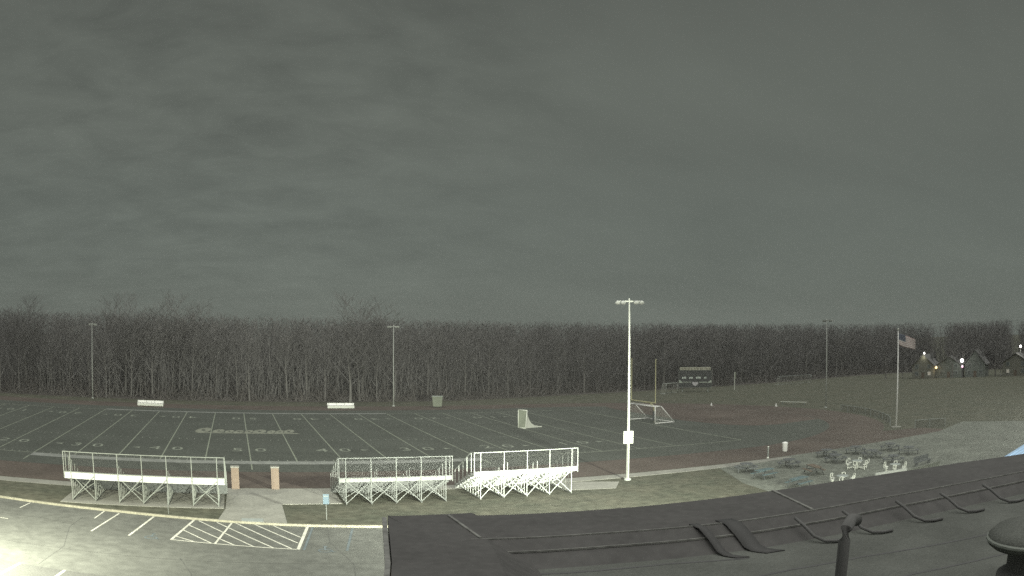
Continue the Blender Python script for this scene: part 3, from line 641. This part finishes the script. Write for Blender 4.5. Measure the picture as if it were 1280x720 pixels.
# parapet top: from the outer edge (z 10) nearly level to the crest, then a cant down to the deck
pz = 10.0
p_ = MB(); n_ = len(edge)
ctop = [(a[0]*.35+b_[0]*.65, a[1]*.35+b_[1]*.65) for a, b_ in zip(edge, crest)]
vs = [(x,y,9.7) for x,y in edge] + [(x,y,pz) for x,y in edge] + [(x,y,pz-.01) for x,y in ctop] + [(x,y-.0,9.97) for x,y in crest] + [(x,y-.45,9.755) for x,y in crest]
fs = []
for r_ in range(4):
    for i in range(n_-1): fs.append((r_*n_+i, r_*n_+i+1, (r_+1)*n_+i+1, (r_+1)*n_+i))
par = p_.raw(vs, [f[::-1] for f in fs]).build('parapet', M_['membrane'], bld)
ns = len(side); sin_ = [(x+1.0, y+.02) for x, y in side]; sc = [(x+1.45, y) for x, y in side]
vs = [(x-.002,y,9.7) for x,y in side] + [(x,y,pz-.004) for x,y in side] + [(x,y,pz-.016) for x,y in sin_] + [(x,y,9.752) for x,y in sc]
fs = []
for r_ in range(3):
    for i in range(ns-1): fs.append((r_*ns+i, r_*ns+i+1, (r_+1)*ns+i+1, (r_+1)*ns+i))
MB().raw(vs, fs).build('side_parapet', M_['membrane'], bld)
g = MB()
for a, b_ in zip(side, side[1:]): g.bar((a[0]-.04,a[1],9.93),(b_[0]-.04,b_[1],9.93),.05,.11)
g.build('gutter_strip', M_['flash'], bld)
deckp = [(-2.2,-86)] + [(x+.9, y) for x, y in side[::-1][1:-2]] + [(.75,-70.5)] + [(x, y-.3) for x, y in crest[1:]] + [(17,-86)]
MB().poly(deckp, 9.76).build('roof_deck', M_['deck'], bld)
g = MB()
for a, b_ in zip(crest[:-1], crest[1:]): g.bar((a[0],a[1]+.02,9.976),(b_[0],b_[1]+.02,9.976),.02,.02)
g.build('flashing_lip', M_['flash'], bld)
g = MB()
for a, b_ in zip(crest[:-1], crest[1:]): g.bar((a[0],a[1]-.2,9.885),(b_[0],b_[1]-.2,9.885),.02,.02)
g.build('cant_seam', M_['flash'], bld)
for i, w in ((1,.03),(6,.035)):
    a, b_ = edge[i], crest[i]; MB().bar((a[0],a[1]-.02,10.008),(b_[0],b_[1]+.04,9.985),w,.02).build('cap_joint', M_['flash'], bld)
g = MB()
for poly in ([(.6,-70.78),(1.5,-71.05),(2.61,-71.22),(3.4,-71.5)], [(1.2,-72.0),(3.49,-72.12),(4.35,-72.28),(5.13,-72.54),(6.04,-72.83),(9,-74)], [(3.2,-73.0),(4.23,-73.12),(5.56,-73.54),(8,-74.6)]):
    for a, b_ in zip(poly, poly[1:]): g.bar((*a,9.7605),(*b_,9.7605),.04,.006)
g.build('deck_seam', M_['seam'], bld)
for (x0,y0),(x1,y1) in (((4.32,-71.1),(4.5,-71.55)),((4.99,-71.2),(5.3,-71.65)),((5.85,-71.3),(6.13,-71.8)),((6.6,-71.45),(6.9,-72.0)),((7.42,-71.6),(7.75,-72.15))):
    MB().tube([(x0+.03,y0+.02,9.985),(x0+.03,y0-.14,9.93),(x0+.05,y0-.32,9.83),(x0+.1,y0-.46,9.79),(x0+.2,y0-.53,9.785),(x0+.36,y0-.55,9.78)], .02, 8).build('cable', M_['hose'], bld, smooth=True)
for x0, w_, ly in ((3.2,.09,.5),(3.55,.2,.52)):                     # flaps of membrane hanging over the cant onto the deck
    vs = []; prof_ = [(-70.62,9.992),(-70.82,9.985),(-71.02,9.9),(-71.2,9.8),(-71.3,9.776),(-70.88-ly,9.774),(-70.95-ly,9.772)]
    for q_, (yy, zz_) in enumerate(prof_):
        sk = .02*max(0, q_-3)**1.5
        vs += [(x0+sk-.02*q_*(w_ > .2), yy, zz_), (x0+w_+sk*1.3, yy-.03, zz_)]
    fs = [(2*q_, 2*q_+1, 2*q_+3, 2*q_+2) for q_ in range(len(prof_)-1)]
    fo = MB().raw(vs, [f[::-1] for f in fs]).build('membrane_flap', M_['flap'], bld, smooth=True); fo.modifiers.new('t', 'SOLIDIFY').thickness = .012
MB().tube([(2.05,-74.34,9.76),(2.05,-74.34,10.72),(2.07,-74.33,10.8),(2.14,-74.3,10.84),(2.22,-74.27,10.82)], .042, 12).build('vent_pipe', M_['hose'], bld, smooth=True)
fan = MB().lathe([(.34,-.1),(.34,.3),(.26,.34),(.26,.55)], 20, (3.93,-74.8,9.85)).build('exhaust_fan', M_['hose'], bld)
MB().lathe([(.42,.53),(.46,.56),(.46,.62),(.40,.67),(.2,.72),(.02,.73)], 28, (3.93,-74.8,9.85)).build('fan_hood', M_['deck'], fan, smooth=True)
MB().lathe([(.465,.575),(.475,.585),(.475,.6),(.465,.61)], 28, (3.93,-74.8,9.85)).build('hood_rim', M_['galvdull'], fan)
MB().box(3.35,3.75,-75.6,-75.1,9.77,9.95).build('curb_block', M_['membrane'], bld, bevel=.02)

# ------------------------------------------------------------------ bare winter trees
def grow(h, seed, spread=.34, nl=15, nb=6, nt=5, r0=.2, low=.3):
    """segments (p0,p1,r0,r1) of trunk and crown of one leafless tree"""
    g = random.Random(seed); trunk = []; crown = []
    p = Vector((0,0,-.1)); d = Vector((g.uniform(-.04,.04), g.uniform(-.04,.04), 1)).normalized(); n = 8; pts = [p.copy()]
    for i in range(n):
        d = (d + Vector((g.uniform(-.09,.09), g.uniform(-.09,.09), .25))).normalized(); p = p + d*h*.7/n; pts.append(p.copy())
    for i in range(n):
        trunk.append((pts[i], pts[i+1], r0*(1-i/n*.86), r0*(1-(i+1)/n*.86)))
    def branch(p, d, L, r, lev, n):
        q = p.copy(); k = 3 if lev < 2 else 2; pts = [q.copy()]
        for i in range(k):
            d = (d + Vector((g.uniform(-.22,.22), g.uniform(-.22,.22), .14 if lev < 2 else .02))).normalized(); q = q + d*L/k; pts.append(q.copy())
            crown.append((pts[-2], pts[-1], max(.012, r*(1-i/k*.7)), max(.01, r*(1-(i+1)/k*.7))))
        if lev < 3:
            for j in range(n):
                u = g.uniform(.2, 1); idx = min(k-1, int(u*k)); b = pts[idx].lerp(pts[idx+1], u*k-idx)
                a = g.uniform(0, 6.283); side = Vector((math.cos(a), math.sin(a), g.uniform(-.1,.7)))
                branch(b, (d*.75 + side*.75).normalized(), L*g.uniform(.38,.62), r*.45, lev+1, nt if lev == 1 else max(2, n-2))
    for i in range(nl):
        u = low + (1-low)*(i/(nl-1))**.9; idx = min(n-1, int(u*n)); b = pts[idx].lerp(pts[min(n,idx+1)], u*n-idx)
        a = i*2.4 + g.uniform(-.5,.5); e = g.uniform(.4,.9) + u*.9
        L = h*spread*(1.05 - .3*u)*g.uniform(.8,1.15)
        branch(b, Vector((math.cos(a), math.sin(a), e)).normalized(), L, r0*(1-u*.8)*.5, 1, nb)
    return trunk, crown
def seg_arrays(segs):
    return (np.array([s[0][:] for s in segs]), np.array([s[1][:] for s in segs]), np.array([s[2] for s in segs]), np.array([s[3] for s in segs]))
def seg_mesh(name, arrs, sides, m):
    a, b, ra, rb = arrs; d = b - a; d /= np.linalg.norm(d, axis=1)[:,None] + 1e-9
    ref = np.where(np.abs(d[:,2:3]) < .9, np.array([[0,0,1.]]), np.array([[1.,0,0]]))
    u = np.cross(d, ref); u /= np.linalg.norm(u, axis=1)[:,None]; w = np.cross(u, d)
    N = len(a); V = np.zeros((N, 2*sides, 3))
    for k in range(sides):
        t = 2*math.pi*k/sides; o = u*math.cos(t) + w*math.sin(t)
        V[:,k] = a + o*ra[:,None]; V[:,sides+k] = b + o*rb[:,None]
    base = (np.arange(N)*2*sides)[:,None]
    q = np.array([[k, (k+1) % sides, sides+(k+1) % sides, sides+k] for k in range(sides)]).reshape(1, -1)
    F = (base + q).reshape(-1)
    me = bpy.data.meshes.new(name); me.vertices.add(N*2*sides); me.vertices.foreach_set('co', V.reshape(-1))
    me.loops.add(len(F)); me.loops.foreach_set('vertex_index', F.astype(np.int32))
    me.polygons.add(len(F)//4); me.polygons.foreach_set('loop_start', np.arange(0, len(F), 4, dtype=np.int32)); me.polygons.foreach_set('loop_total', np.full(len(F)//4, 4, dtype=np.int32))
    me.materials.append(m); me.update(calc_edges=True); me.validate()
    return me
TREES = []
for i in range(7):
    tr, cr = grow(14.0, 100+i, spread=.30+.03*(i % 3), nl=13+i % 4, nb=6, nt=4, r0=.17+.03*(i % 3), low=.22+.05*(i % 3))
    pale = i in (2, 5)
    TREES.append((seg_mesh('trunk', seg_arrays(tr), 6, M_['palebark' if pale else 'bark']), seg_mesh('crown', seg_arrays(cr), 3, M_['twig']), seg_arrays(cr), seg_arrays(tr)))
tr, cr = grow(14.0, 777, spread=.4, nl=24, nb=8, nt=6, r0=.2, low=.35); TREES.append((seg_mesh('trunk', seg_arrays(tr), 6, M_['bark']), seg_mesh('crown', seg_arrays(cr), 3, M_['twig']), seg_arrays(cr), seg_arrays(tr)))
def put_tree(k, x, y, s, rz, label, group=None, wide=1.0):
    t = thing('bare_tree', label, 'tree', (x, y, 0), rz, group); t.scale = (s*wide, s*wide, s)
    for nm, me in (('trunk', TREES[k][0]), ('crown', TREES[k][1])):
        o = bpy.data.objects.new(nm, me); C.objects.link(o); o.parent = t
    return t
WOOD = [(-135,52),(-90,68),(-50,73),(0,75),(40,77),(62,84),(88,90),(112,94),(140,98),(165,104),(190,104),(210,94),(226,74),(236,50),(250,20),(262,-10)]
def along(pts, step):
    out = []; carry = 0
    for a, b_ in zip(pts, pts[1:]):
        a = Vector(a); b_ = Vector(b_); L = (b_-a).length; s = carry
        while s < L: out.append((a.lerp(b_, s/L), (b_-a).normalized())); s += step
        carry = s - L
    return out
cnt = 0
for row, (off, step) in enumerate(((0, 4.7), (6, 5.6), (12, 7.5))):
    for p, d in along(WOOD, step):
        if cnt >= 284: break
        nrm = Vector((-d.y, d.x)); q = p + nrm*(off + random.uniform(-2.2, 2.6)) + d*random.uniform(-1.6, 1.6)
        s = random.uniform(1.04, 1.15) if row else random.uniform(.92, 1.08)
        put_tree(random.randrange(7), q.x, q.y, s, random.uniform(0, 6.28), 'leafless tree standing among its like in the dark wood behind the field', 'bare trees of the wood behind the field')
        cnt += 1
for k, x, y, s, w, lb in ((3, -23.6, 79, 1.28, 1.12, 'tall bare tree crown above the wood, nearest the pole behind the longest bleacher'), (0, -11.5, 81, 1.28, 1.18, 'tall bare tree crown above the wood, straight behind the white bench and long bleacher'),
                          (6, -17.5, 82, 1.2, .95, 'lower bare tree crown filling the gap between two tall crowns above the wood'), (4, 24.0, 79, 1.33, 1.28, 'tallest broad bare tree rising above the wood behind the middle light pole'),
                          (1, -45, 77, 1.2, 1.0, 'bare tree crown just above the wood, outermost from the middle light pole'), (5, 20.6, 73.5, .95, 1.3, 'pale forked bare tree spreading at the wood edge beside the middle light pole')):
    put_tree(k if k == 5 else 7, x, y, s, k*1.3, lb, None, w*1.15)
for i, (x, y) in enumerate(((167,76),(170,73.5),(175.5,63.5),(178,61.5),(181,57),(186,54.5),(183,50.5),(190,44),(163,79),(187,63),(193,54))):
    put_tree(i % 7, x, y, random.uniform(.55,.95), i*1.7, 'bare garden tree standing among the far dim houses', 'bare trees among the far houses', 1.15)
# the depth of the wood: one mass nobody could count
A_, B_, RA, RB = [], [], [], []
for p, d in along(WOOD, .85):
    nrm = Vector((-d.y, d.x)); q = p + nrm*random.uniform(9, 60)
    k = random.randrange(7); s = random.uniform(1.08, 1.18); a = random.uniform(0, 6.28)
    rot = np.array([[math.cos(a), -math.sin(a), 0], [math.sin(a), math.cos(a), 0], [0, 0, 1]])*s; off = np.array([q.x, q.y, 0])
    for src, frac in ((TREES[k][2], .62), (TREES[k][3], 1)):
        m_ = rng.random(len(src[0])) < frac if frac < 1 else np.ones(len(src[0]), bool)
        A_.append(src[0][m_] @ rot.T + off); B_.append(src[1][m_] @ rot.T + off); RA.append(src[2][m_]*s*2.0); RB.append(src[3][m_]*s*2.0)
ns_ = 11000; pw = along(WOOD, .5); ii = rng.integers(0, len(pw), ns_)
px_ = np.array([(pw[i][0].x, pw[i][0].y, -pw[i][1].y, pw[i][1].x) for i in ii]); dep = 2 + 45*rng.random(ns_)**1.3
b0 = np.stack([px_[:,0]+px_[:,2]*dep, px_[:,1]+px_[:,3]*dep, np.zeros(ns_)], 1); hh_ = 3 + 10*rng.random(ns_)
mid = b0 + np.stack([rng.normal(0,.5,ns_), rng.normal(0,.5,ns_), hh_*.55], 1); tip = mid + np.stack([rng.normal(0,.8,ns_), rng.normal(0,.8,ns_), hh_*.45], 1)
A_ += [b0, mid]; B_ += [mid, tip]; RA += [np.full(ns_,.08), np.full(ns_,.06)]; RB += [np.full(ns_,.06), np.full(ns_,.025)]
nc_ = 26000; ii = rng.integers(0, len(pw), nc_)                # canopy twigs that close the top of the wood
px_ = np.array([(pw[i][0].x, pw[i][0].y, -pw[i][1].y, pw[i][1].x) for i in ii]); dep = 1 + 55*rng.random(nc_); al_ = 2*(rng.random(nc_)-.5)
c0 = np.stack([px_[:,0]+px_[:,2]*dep+px_[:,3]*al_, px_[:,1]+px_[:,3]*dep-px_[:,2]*al_, 9.5 + 6.0*rng.random(nc_)**.8], 1)
dr_ = np.stack([rng.normal(0,.6,nc_), rng.normal(0,.6,nc_), .35+.6*rng.random(nc_)], 1)
A_.append(c0); B_.append(c0+dr_); RA.append(np.full(nc_,.05)); RB.append(np.full(nc_,.025))
nf_ = 70000; ii = rng.integers(0, len(pw), nf_)                # fine twigs through the front of the wood
px_ = np.array([(pw[i][0].x, pw[i][0].y, -pw[i][1].y, pw[i][1].x) for i in ii]); dep = 27*rng.random(nf_)**.8; al_ = 2*(rng.random(nf_)-.5)
c0 = np.stack([px_[:,0]+px_[:,2]*dep+px_[:,3]*al_, px_[:,1]+px_[:,3]*dep-px_[:,2]*al_, .3 + 13.6*rng.random(nf_)], 1)
dr_ = np.stack([rng.normal(0,.5,nf_), rng.normal(0,.5,nf_), .4+1.1*rng.random(nf_)], 1)
A_.append(c0); B_.append(c0+dr_); RA.append(np.full(nf_,.035)); RB.append(np.full(nf_,.018))
for q_ in range(3):                                             # side twigs of the understory
    t_ = mid + np.stack([rng.normal(0,1.1,ns_), rng.normal(0,1.1,ns_), hh_*.3*rng.random(ns_)], 1); A_.append(b0*.35+mid*.65); B_.append(t_); RA.append(np.full(ns_,.045)); RB.append(np.full(ns_,.02))
me = seg_mesh('wood', (np.concatenate(A_), np.concatenate(B_), np.concatenate(RA), np.concatenate(RB)), 3, M_['twig'])
o = bpy.data.objects.new('wood', me); C.objects.link(o); tag(o, 'dense dark bare wood filling the depth behind the front trees', 'wood', None, 'stuff')
fl_ = along(WOOD, 6); ff = MB(); ffp = [(p.x + d.y*3, p.y - d.x*3) for p, d in fl_]; ffq = [(p.x - d.y*90, p.y + d.x*90) for p, d in fl_]
ff.poly([*ffp, *ffq[::-1]], .005); struct(ff.build('forest_floor', M_['litter']))
# tangled brush at the foot of the wood
A_, B_, RA, RB = [], [], [], []
for p, d in along(WOOD, .3):
    nrm = Vector((-d.y, d.x)); q = p + nrm*random.uniform(-2.5, 14); hh = random.uniform(.8, 4.6)
    nseg = 16; aa = rng.random(nseg)*6.28; el = rng.random(nseg)*.9 + .35
    b0 = np.stack([q.x + rng.normal(0,.5,nseg), q.y + rng.normal(0,.5,nseg), np.zeros(nseg)], 1)
    L = hh*(.5 + rng.random(nseg)*.7); dr = np.stack([np.cos(aa)*np.cos(el), np.sin(aa)*np.cos(el), np.sin(el)], 1)
    A_.append(b0); B_.append(b0 + dr*L[:,None]); RA.append(np.full(nseg,.05)); RB.append(np.full(nseg,.02))
me = seg_mesh('undergrowth', (np.concatenate(A_), np.concatenate(B_), np.concatenate(RA), np.concatenate(RB)), 3, M_['brush'])
o = bpy.data.objects.new('undergrowth', me); C.objects.link(o); tag(o, 'tangled leafless brush along the foot of the wood', 'undergrowth', None, 'stuff')

# ------------------------------------------------------------------ houses far off on the right
def house(label, x, y, rz, w, dpt, eave, ridge, m, lit=()):
    t = thing('house', label, 'house', (x, y, 0), rz); t.scale = (.85, .85, .8)
    MB().raw([(-w/2,-dpt/2,0),(w/2,-dpt/2,0),(w/2,dpt/2,0),(-w/2,dpt/2,0),(-w/2,-dpt/2,eave),(w/2,-dpt/2,eave),(w/2,dpt/2,eave),(-w/2,dpt/2,eave),(0,-dpt/2,ridge),(0,dpt/2,ridge)],
             [(3,2,1,0),(1,2,6,5),(3,0,4,7),(0,1,5,8,4),(2,3,7,9,6)]).build('wall', m, t)
    q = MB(); k = (ridge-eave)/(w/2); ov = .5
    for sg in (-1, 1):
        a = [(sg*(w/2+ov), -dpt/2-.4, eave-ov*k+.05), (sg*(w/2+ov), dpt/2+.4, eave-ov*k+.05), (0, dpt/2+.4, ridge+.05), (0, -dpt/2-.4, ridge+.05)]
        q.raw(a + [(p[0],p[1],p[2]+.2) for p in a], [(0,1,2,3),(7,6,5,4),(0,4,5,1),(1,5,6,2),(2,6,7,3),(3,7,4,0)])
    rf = q.build('roof', M_['shingle'], t)
    MB().box(w*.22,w*.22+.8,-.4,.4,eave,ridge+.5).build('chimney', M_['shingle'], rf)
    for i, (wx, wz) in enumerate(((-w*.28,1.0),(w*.28,1.0),(-w*.28,3.4),(w*.28,3.4))):
        if wz + 1.2 > eave + .6: continue
        f = MB().box(wx-.65,wx+.65,-dpt/2-.06,-dpt/2-.005,wz,wz+1.4).build('window', M_['galvdark'], t)
        MB().box(wx-.52,wx+.52,-dpt/2-.075,-dpt/2-.062,wz+.12,wz+1.28).build('pane', M_['winwarm'] if i in lit else M_['winglass'], f)
    MB().box(-.55,.55,-dpt/2-.06,-dpt/2-.005,0,2.1).build('door', M_['brown'], t)
    return t
house('dim cream gabled house nearest the flag, half hidden in the dark', 172.5, 71.5, R(-62), 8, 9, 4.4, 8.0, M_['siding2'], (1,))
house('dim green-grey house between the amber porch light and the bright white light', 178.2, 66.5, R(-58), 9.5, 9, 4.2, 7.2, M_['siding'], ())
house('tallest of the dim gabled houses, beside the bright white light', 183.5, 60.0, R(-62), 7.5, 9, 4.6, 9.0, M_['siding'], ())
house('dim cream house standing apart from the others, with a lit window', 190.5, 49.0, R(-68), 10, 9, 4.6, 7.6, M_['siding2'], (0,))
def lamp(label, x, y, z, r, m, post=True):
    t = thing('lamp_post', label, 'lamp', (x, y, 0))
    MB().tube([(0,0,0),(0,0,z-.1)], .07, 6).build('post', M_['dark'], t)
    MB().lathe([(.02,z-.1-r),(r*.8,z-.1-r*.5),(r,z-.1),(r*.8,z+r*.5),(.02,z+r)], 12).build('lamp_globe', m, t, smooth=True)
lamp('small white street light near the flag, above the cream gable', 170.5, 70.5, 6.9, .22, M_['lampwhite'])
lamp('amber porch light between two dim gabled houses', 171.8, 66.8, 3.0, .36, M_['lampwarm'])
lamp('brightest white light among the far houses', 176.2, 60.3, 4.7, .5, M_['lampwhite'])
lamp('dim pink light just under the brightest white house light', 176.0, 60.0, 3.1, .32, M_['lamppink'])
lamp('white street light high above the house that stands apart', 188.8, 46.9, 8.0, .3, M_['lampwhite'])
def point(name, loc, col, e, r=.3):
    ld = bpy.data.lights.new(name, 'POINT'); ld.energy = e; ld.color = col; ld.shadow_soft_size = r
    o = bpy.data.objects.new(name, ld); C.objects.link(o); o.location = loc
point('street_light_glow', (168.6,69.2,5.9), (1,.95,.75), 45); point('porch_glow', (170.6,65.8,2.2), (1,.75,.4), 45); point('yard_glow', (174.2,58.8,4.6), (.95,1,.9), 140); point('corner_glow', (188.5,46.7,6.8), (1,.95,.8), 70)

# ------------------------------------------------------------------ light: cloudy night sky, added soft overhead fill, school floodlights
SUN_EL, SUN_ROT = R(66), R(200)
w = bpy.data.worlds.new('World'); S.world = w; w.use_nodes = True
n = w.node_tree.nodes; l = w.node_tree.links; bg = n['Background']; out = n['World Output']
sky = n.new('ShaderNodeTexSky'); sky.sky_type = 'NISHITA'; sky.sun_disc = False; sky.sun_elevation = SUN_EL; sky.sun_rotation = SUN_ROT
l.new(sky.outputs[0], bg.inputs['Color']); bg.inputs['Strength'].default_value = .0015
tc = n.new('ShaderNodeTexCoord'); sp = n.new('ShaderNodeSeparateXYZ'); l.new(tc.outputs['Generated'], sp.inputs[0])
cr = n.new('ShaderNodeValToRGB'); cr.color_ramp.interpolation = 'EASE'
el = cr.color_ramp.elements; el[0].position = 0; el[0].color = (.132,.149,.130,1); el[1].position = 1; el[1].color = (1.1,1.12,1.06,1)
for ps, c in ((.12,(.130,.146,.126)),(.28,(.127,.140,.120)),(.46,(.108,.117,.101)),(.54,(.13,.137,.122)),(.72,(.85,.87,.82))):  # upper stops raised above the view so the sky lights the ground
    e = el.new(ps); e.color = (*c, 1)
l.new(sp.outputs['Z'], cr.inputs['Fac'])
# cloud layer: project the view direction onto a flat cloud deck
iz = n.new('ShaderNodeMath'); iz.operation = 'ADD'; iz.inputs[1].default_value = .3; l.new(sp.outputs['Z'], iz.inputs[0])
dv = n.new('ShaderNodeVectorMath'); dv.operation = 'DIVIDE'; cb = n.new('ShaderNodeCombineXYZ')
for k_ in 'XYZ': l.new(iz.outputs[0], cb.inputs[k_])
l.new(tc.outputs['Generated'], dv.inputs[0]); l.new(cb.outputs[0], dv.inputs[1])
def cloud(scale, rot, sc, detail, rough, lo, hi, dist=.5):
    mpv = n.new('ShaderNodeMapping'); mpv.inputs['Scale'].default_value = (*sc, 0); mpv.inputs['Rotation'].default_value = (0, 0, R(rot)); l.new(dv.outputs[0], mpv.inputs[0])
    nz = n.new('ShaderNodeTexNoise'); nz.inputs['Scale'].default_value = scale; nz.inputs['Detail'].default_value = detail; nz.inputs['Roughness'].default_value = rough; nz.inputs['Distortion'].default_value = dist; l.new(mpv.outputs[0], nz.inputs['Vector'])
    mr = n.new('ShaderNodeMapRange'); mr.inputs['From Min'].default_value = .3; mr.inputs['From Max'].default_value = .7; mr.inputs['To Min'].default_value = lo; mr.inputs['To Max'].default_value = hi; l.new(nz.outputs['Fac'], mr.inputs['Value'])
    return mr.outputs['Result']
def mul(a, b_):
    q = n.new('ShaderNodeMath'); q.operation = 'MULTIPLY'; l.new(a, q.inputs[0]); l.new(b_, q.inputs[1]); return q.outputs[0]
fine = cloud(6.5, 35, (.8, 1.3), 9, .62, -1, 1, .35)
dt = n.new('ShaderNodeVectorMath'); dt.operation = 'DOT_PRODUCT'; dt.inputs[1].default_value = (-.08, .925, .37); l.new(tc.outputs['Generated'], dt.inputs[0])
pm_ = n.new('ShaderNodeMapRange'); pm_.inputs['From Min'].default_value = .86; pm_.inputs['From Max'].default_value = .99; pm_.inputs['To Min'].default_value = .018; pm_.inputs['To Max'].default_value = .15; l.new(dt.outputs['Value'], pm_.inputs['Value'])
one = n.new('ShaderNodeMath'); one.operation = 'ADD'; one.inputs[1].default_value = 1; l.new(mul(fine, pm_.outputs['Result']), one.inputs[0])
cl = mul(cloud(1.1, 30, (.8, 1.3), 4, .5, .9, 1.08), one.outputs[0])
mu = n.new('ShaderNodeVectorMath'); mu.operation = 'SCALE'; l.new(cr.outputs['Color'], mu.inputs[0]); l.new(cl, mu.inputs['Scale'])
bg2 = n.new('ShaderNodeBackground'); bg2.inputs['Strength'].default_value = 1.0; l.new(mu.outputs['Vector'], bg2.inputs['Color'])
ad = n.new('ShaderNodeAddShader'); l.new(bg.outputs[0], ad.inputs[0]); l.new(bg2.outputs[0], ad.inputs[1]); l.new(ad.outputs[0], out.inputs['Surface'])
sl = bpy.data.lights.new('overhead_fill', 'SUN'); sl.energy = .85; sl.angle = R(70); sl.color = (1,.97,.92)  # broad fill from above, added to brighten the unlit ground
so = bpy.data.objects.new('overhead_fill', sl); C.objects.link(so); so.rotation_euler = (R(90)-SUN_EL, 0, R(180)-SUN_ROT)
def spot(name, loc, target, e, ang, blend, col, r=.25):
    ld = bpy.data.lights.new(name, 'SPOT'); ld.energy = e; ld.spot_size = R(ang); ld.spot_blend = blend; ld.color = col; ld.shadow_soft_size = r
    o = bpy.data.objects.new(name, ld); C.objects.link(o); o.location = loc
    o.rotation_euler = (Vector(target)-Vector(loc)).to_track_quat('-Z', 'Y').to_euler()
LC = (.97, 1, .86)
spot('parking_lamp', (-18.5,-41.5,8.5), (-16.5,-36.5,0), 46000, 150, .9, (1, 1, .8))
spot('facade_floodlight', (4,-68.6,8.6), (4,-33,0), 74000, 92, .9, LC)
spot('facade_floodlight', (25,-66.5,9.3), (21,-36,0), 460000, 64, 1.0, LC)
spot('facade_floodlight', (30,-66,9.3), (45,-34,0), 62000, 50, 1.0, LC)

# ------------------------------------------------------------------ thin haze added to lift the dark wood and far things
hz = MB().box(-260,360,-110,215,-1.2,24).build('added_haze', bpy.data.materials.new('added_haze_air')); hm_ = hz.data.materials[0]; hm_.use_nodes = True
n = hm_.node_tree.nodes; l = hm_.node_tree.links; n.remove(n['Principled BSDF'])
pv = n.new('ShaderNodeVolumePrincipled'); pv.inputs['Color'].default_value = (.95,.95,.93,1); pv.inputs['Density'].default_value = .00016; pv.inputs['Anisotropy'].default_value = .0
l.new(pv.outputs[0], n['Material Output'].inputs['Volume']); tag(hz, None, None, None, 'stuff')

# ------------------------------------------------------------------ camera: a fixed wide-angle weather camera with barrel distortion
cd = bpy.data.cameras.new('camera'); cam = bpy.data.objects.new('camera', cd); C.objects.link(cam); S.camera = cam
cd.type = 'PANO'; cd.sensor_fit = 'HORIZONTAL'; cd.sensor_width = 36.0; cd.sensor_height = 20.25; cd.clip_start = .05; cd.clip_end = 6000
holder = cd.cycles if hasattr(cd, 'cycles') and hasattr(cd.cycles, 'fisheye_polynomial_k0') else cd
holder.panorama_type = 'FISHEYE_LENS_POLYNOMIAL'
holder.fisheye_fov = R(180)
for i, k_ in enumerate((0.0, -3.45200772e-02, -3.25805335e-05, -5.34811163e-07, -1.64877598e-07)): setattr(holder, 'fisheye_polynomial_k%d' % i, k_)
yaw, pitch, roll = .342288704, .0618810756, .00323279584
fw = Vector((math.sin(yaw)*math.cos(pitch), math.cos(yaw)*math.cos(pitch), math.sin(pitch))); rt0 = Vector((math.cos(yaw), -math.sin(yaw), 0)); up0 = rt0.cross(fw)
rt = rt0*math.cos(roll) + up0*math.sin(roll); up = up0*math.cos(roll) - rt0*math.sin(roll)
cam.matrix_world = Matrix.Translation((-1.47382645, -78.0023493, 12.0158406)) @ Matrix(((rt.x, up.x, -fw.x, 0), (rt.y, up.y, -fw.y, 0), (rt.z, up.z, -fw.z, 0), (0, 0, 0, 1)))

vs_ = S.view_settings; S.display_settings.display_device = 'sRGB'
vs_.view_transform = 'Standard'; vs_.look = 'None'; vs_.exposure = 0; vs_.gamma = 1
cy = S.cycles; cy.max_bounces = 5; cy.transparent_max_bounces = 24; cy.volume_bounces = 0; cy.sample_clamp_indirect = 6; cy.use_denoising = False
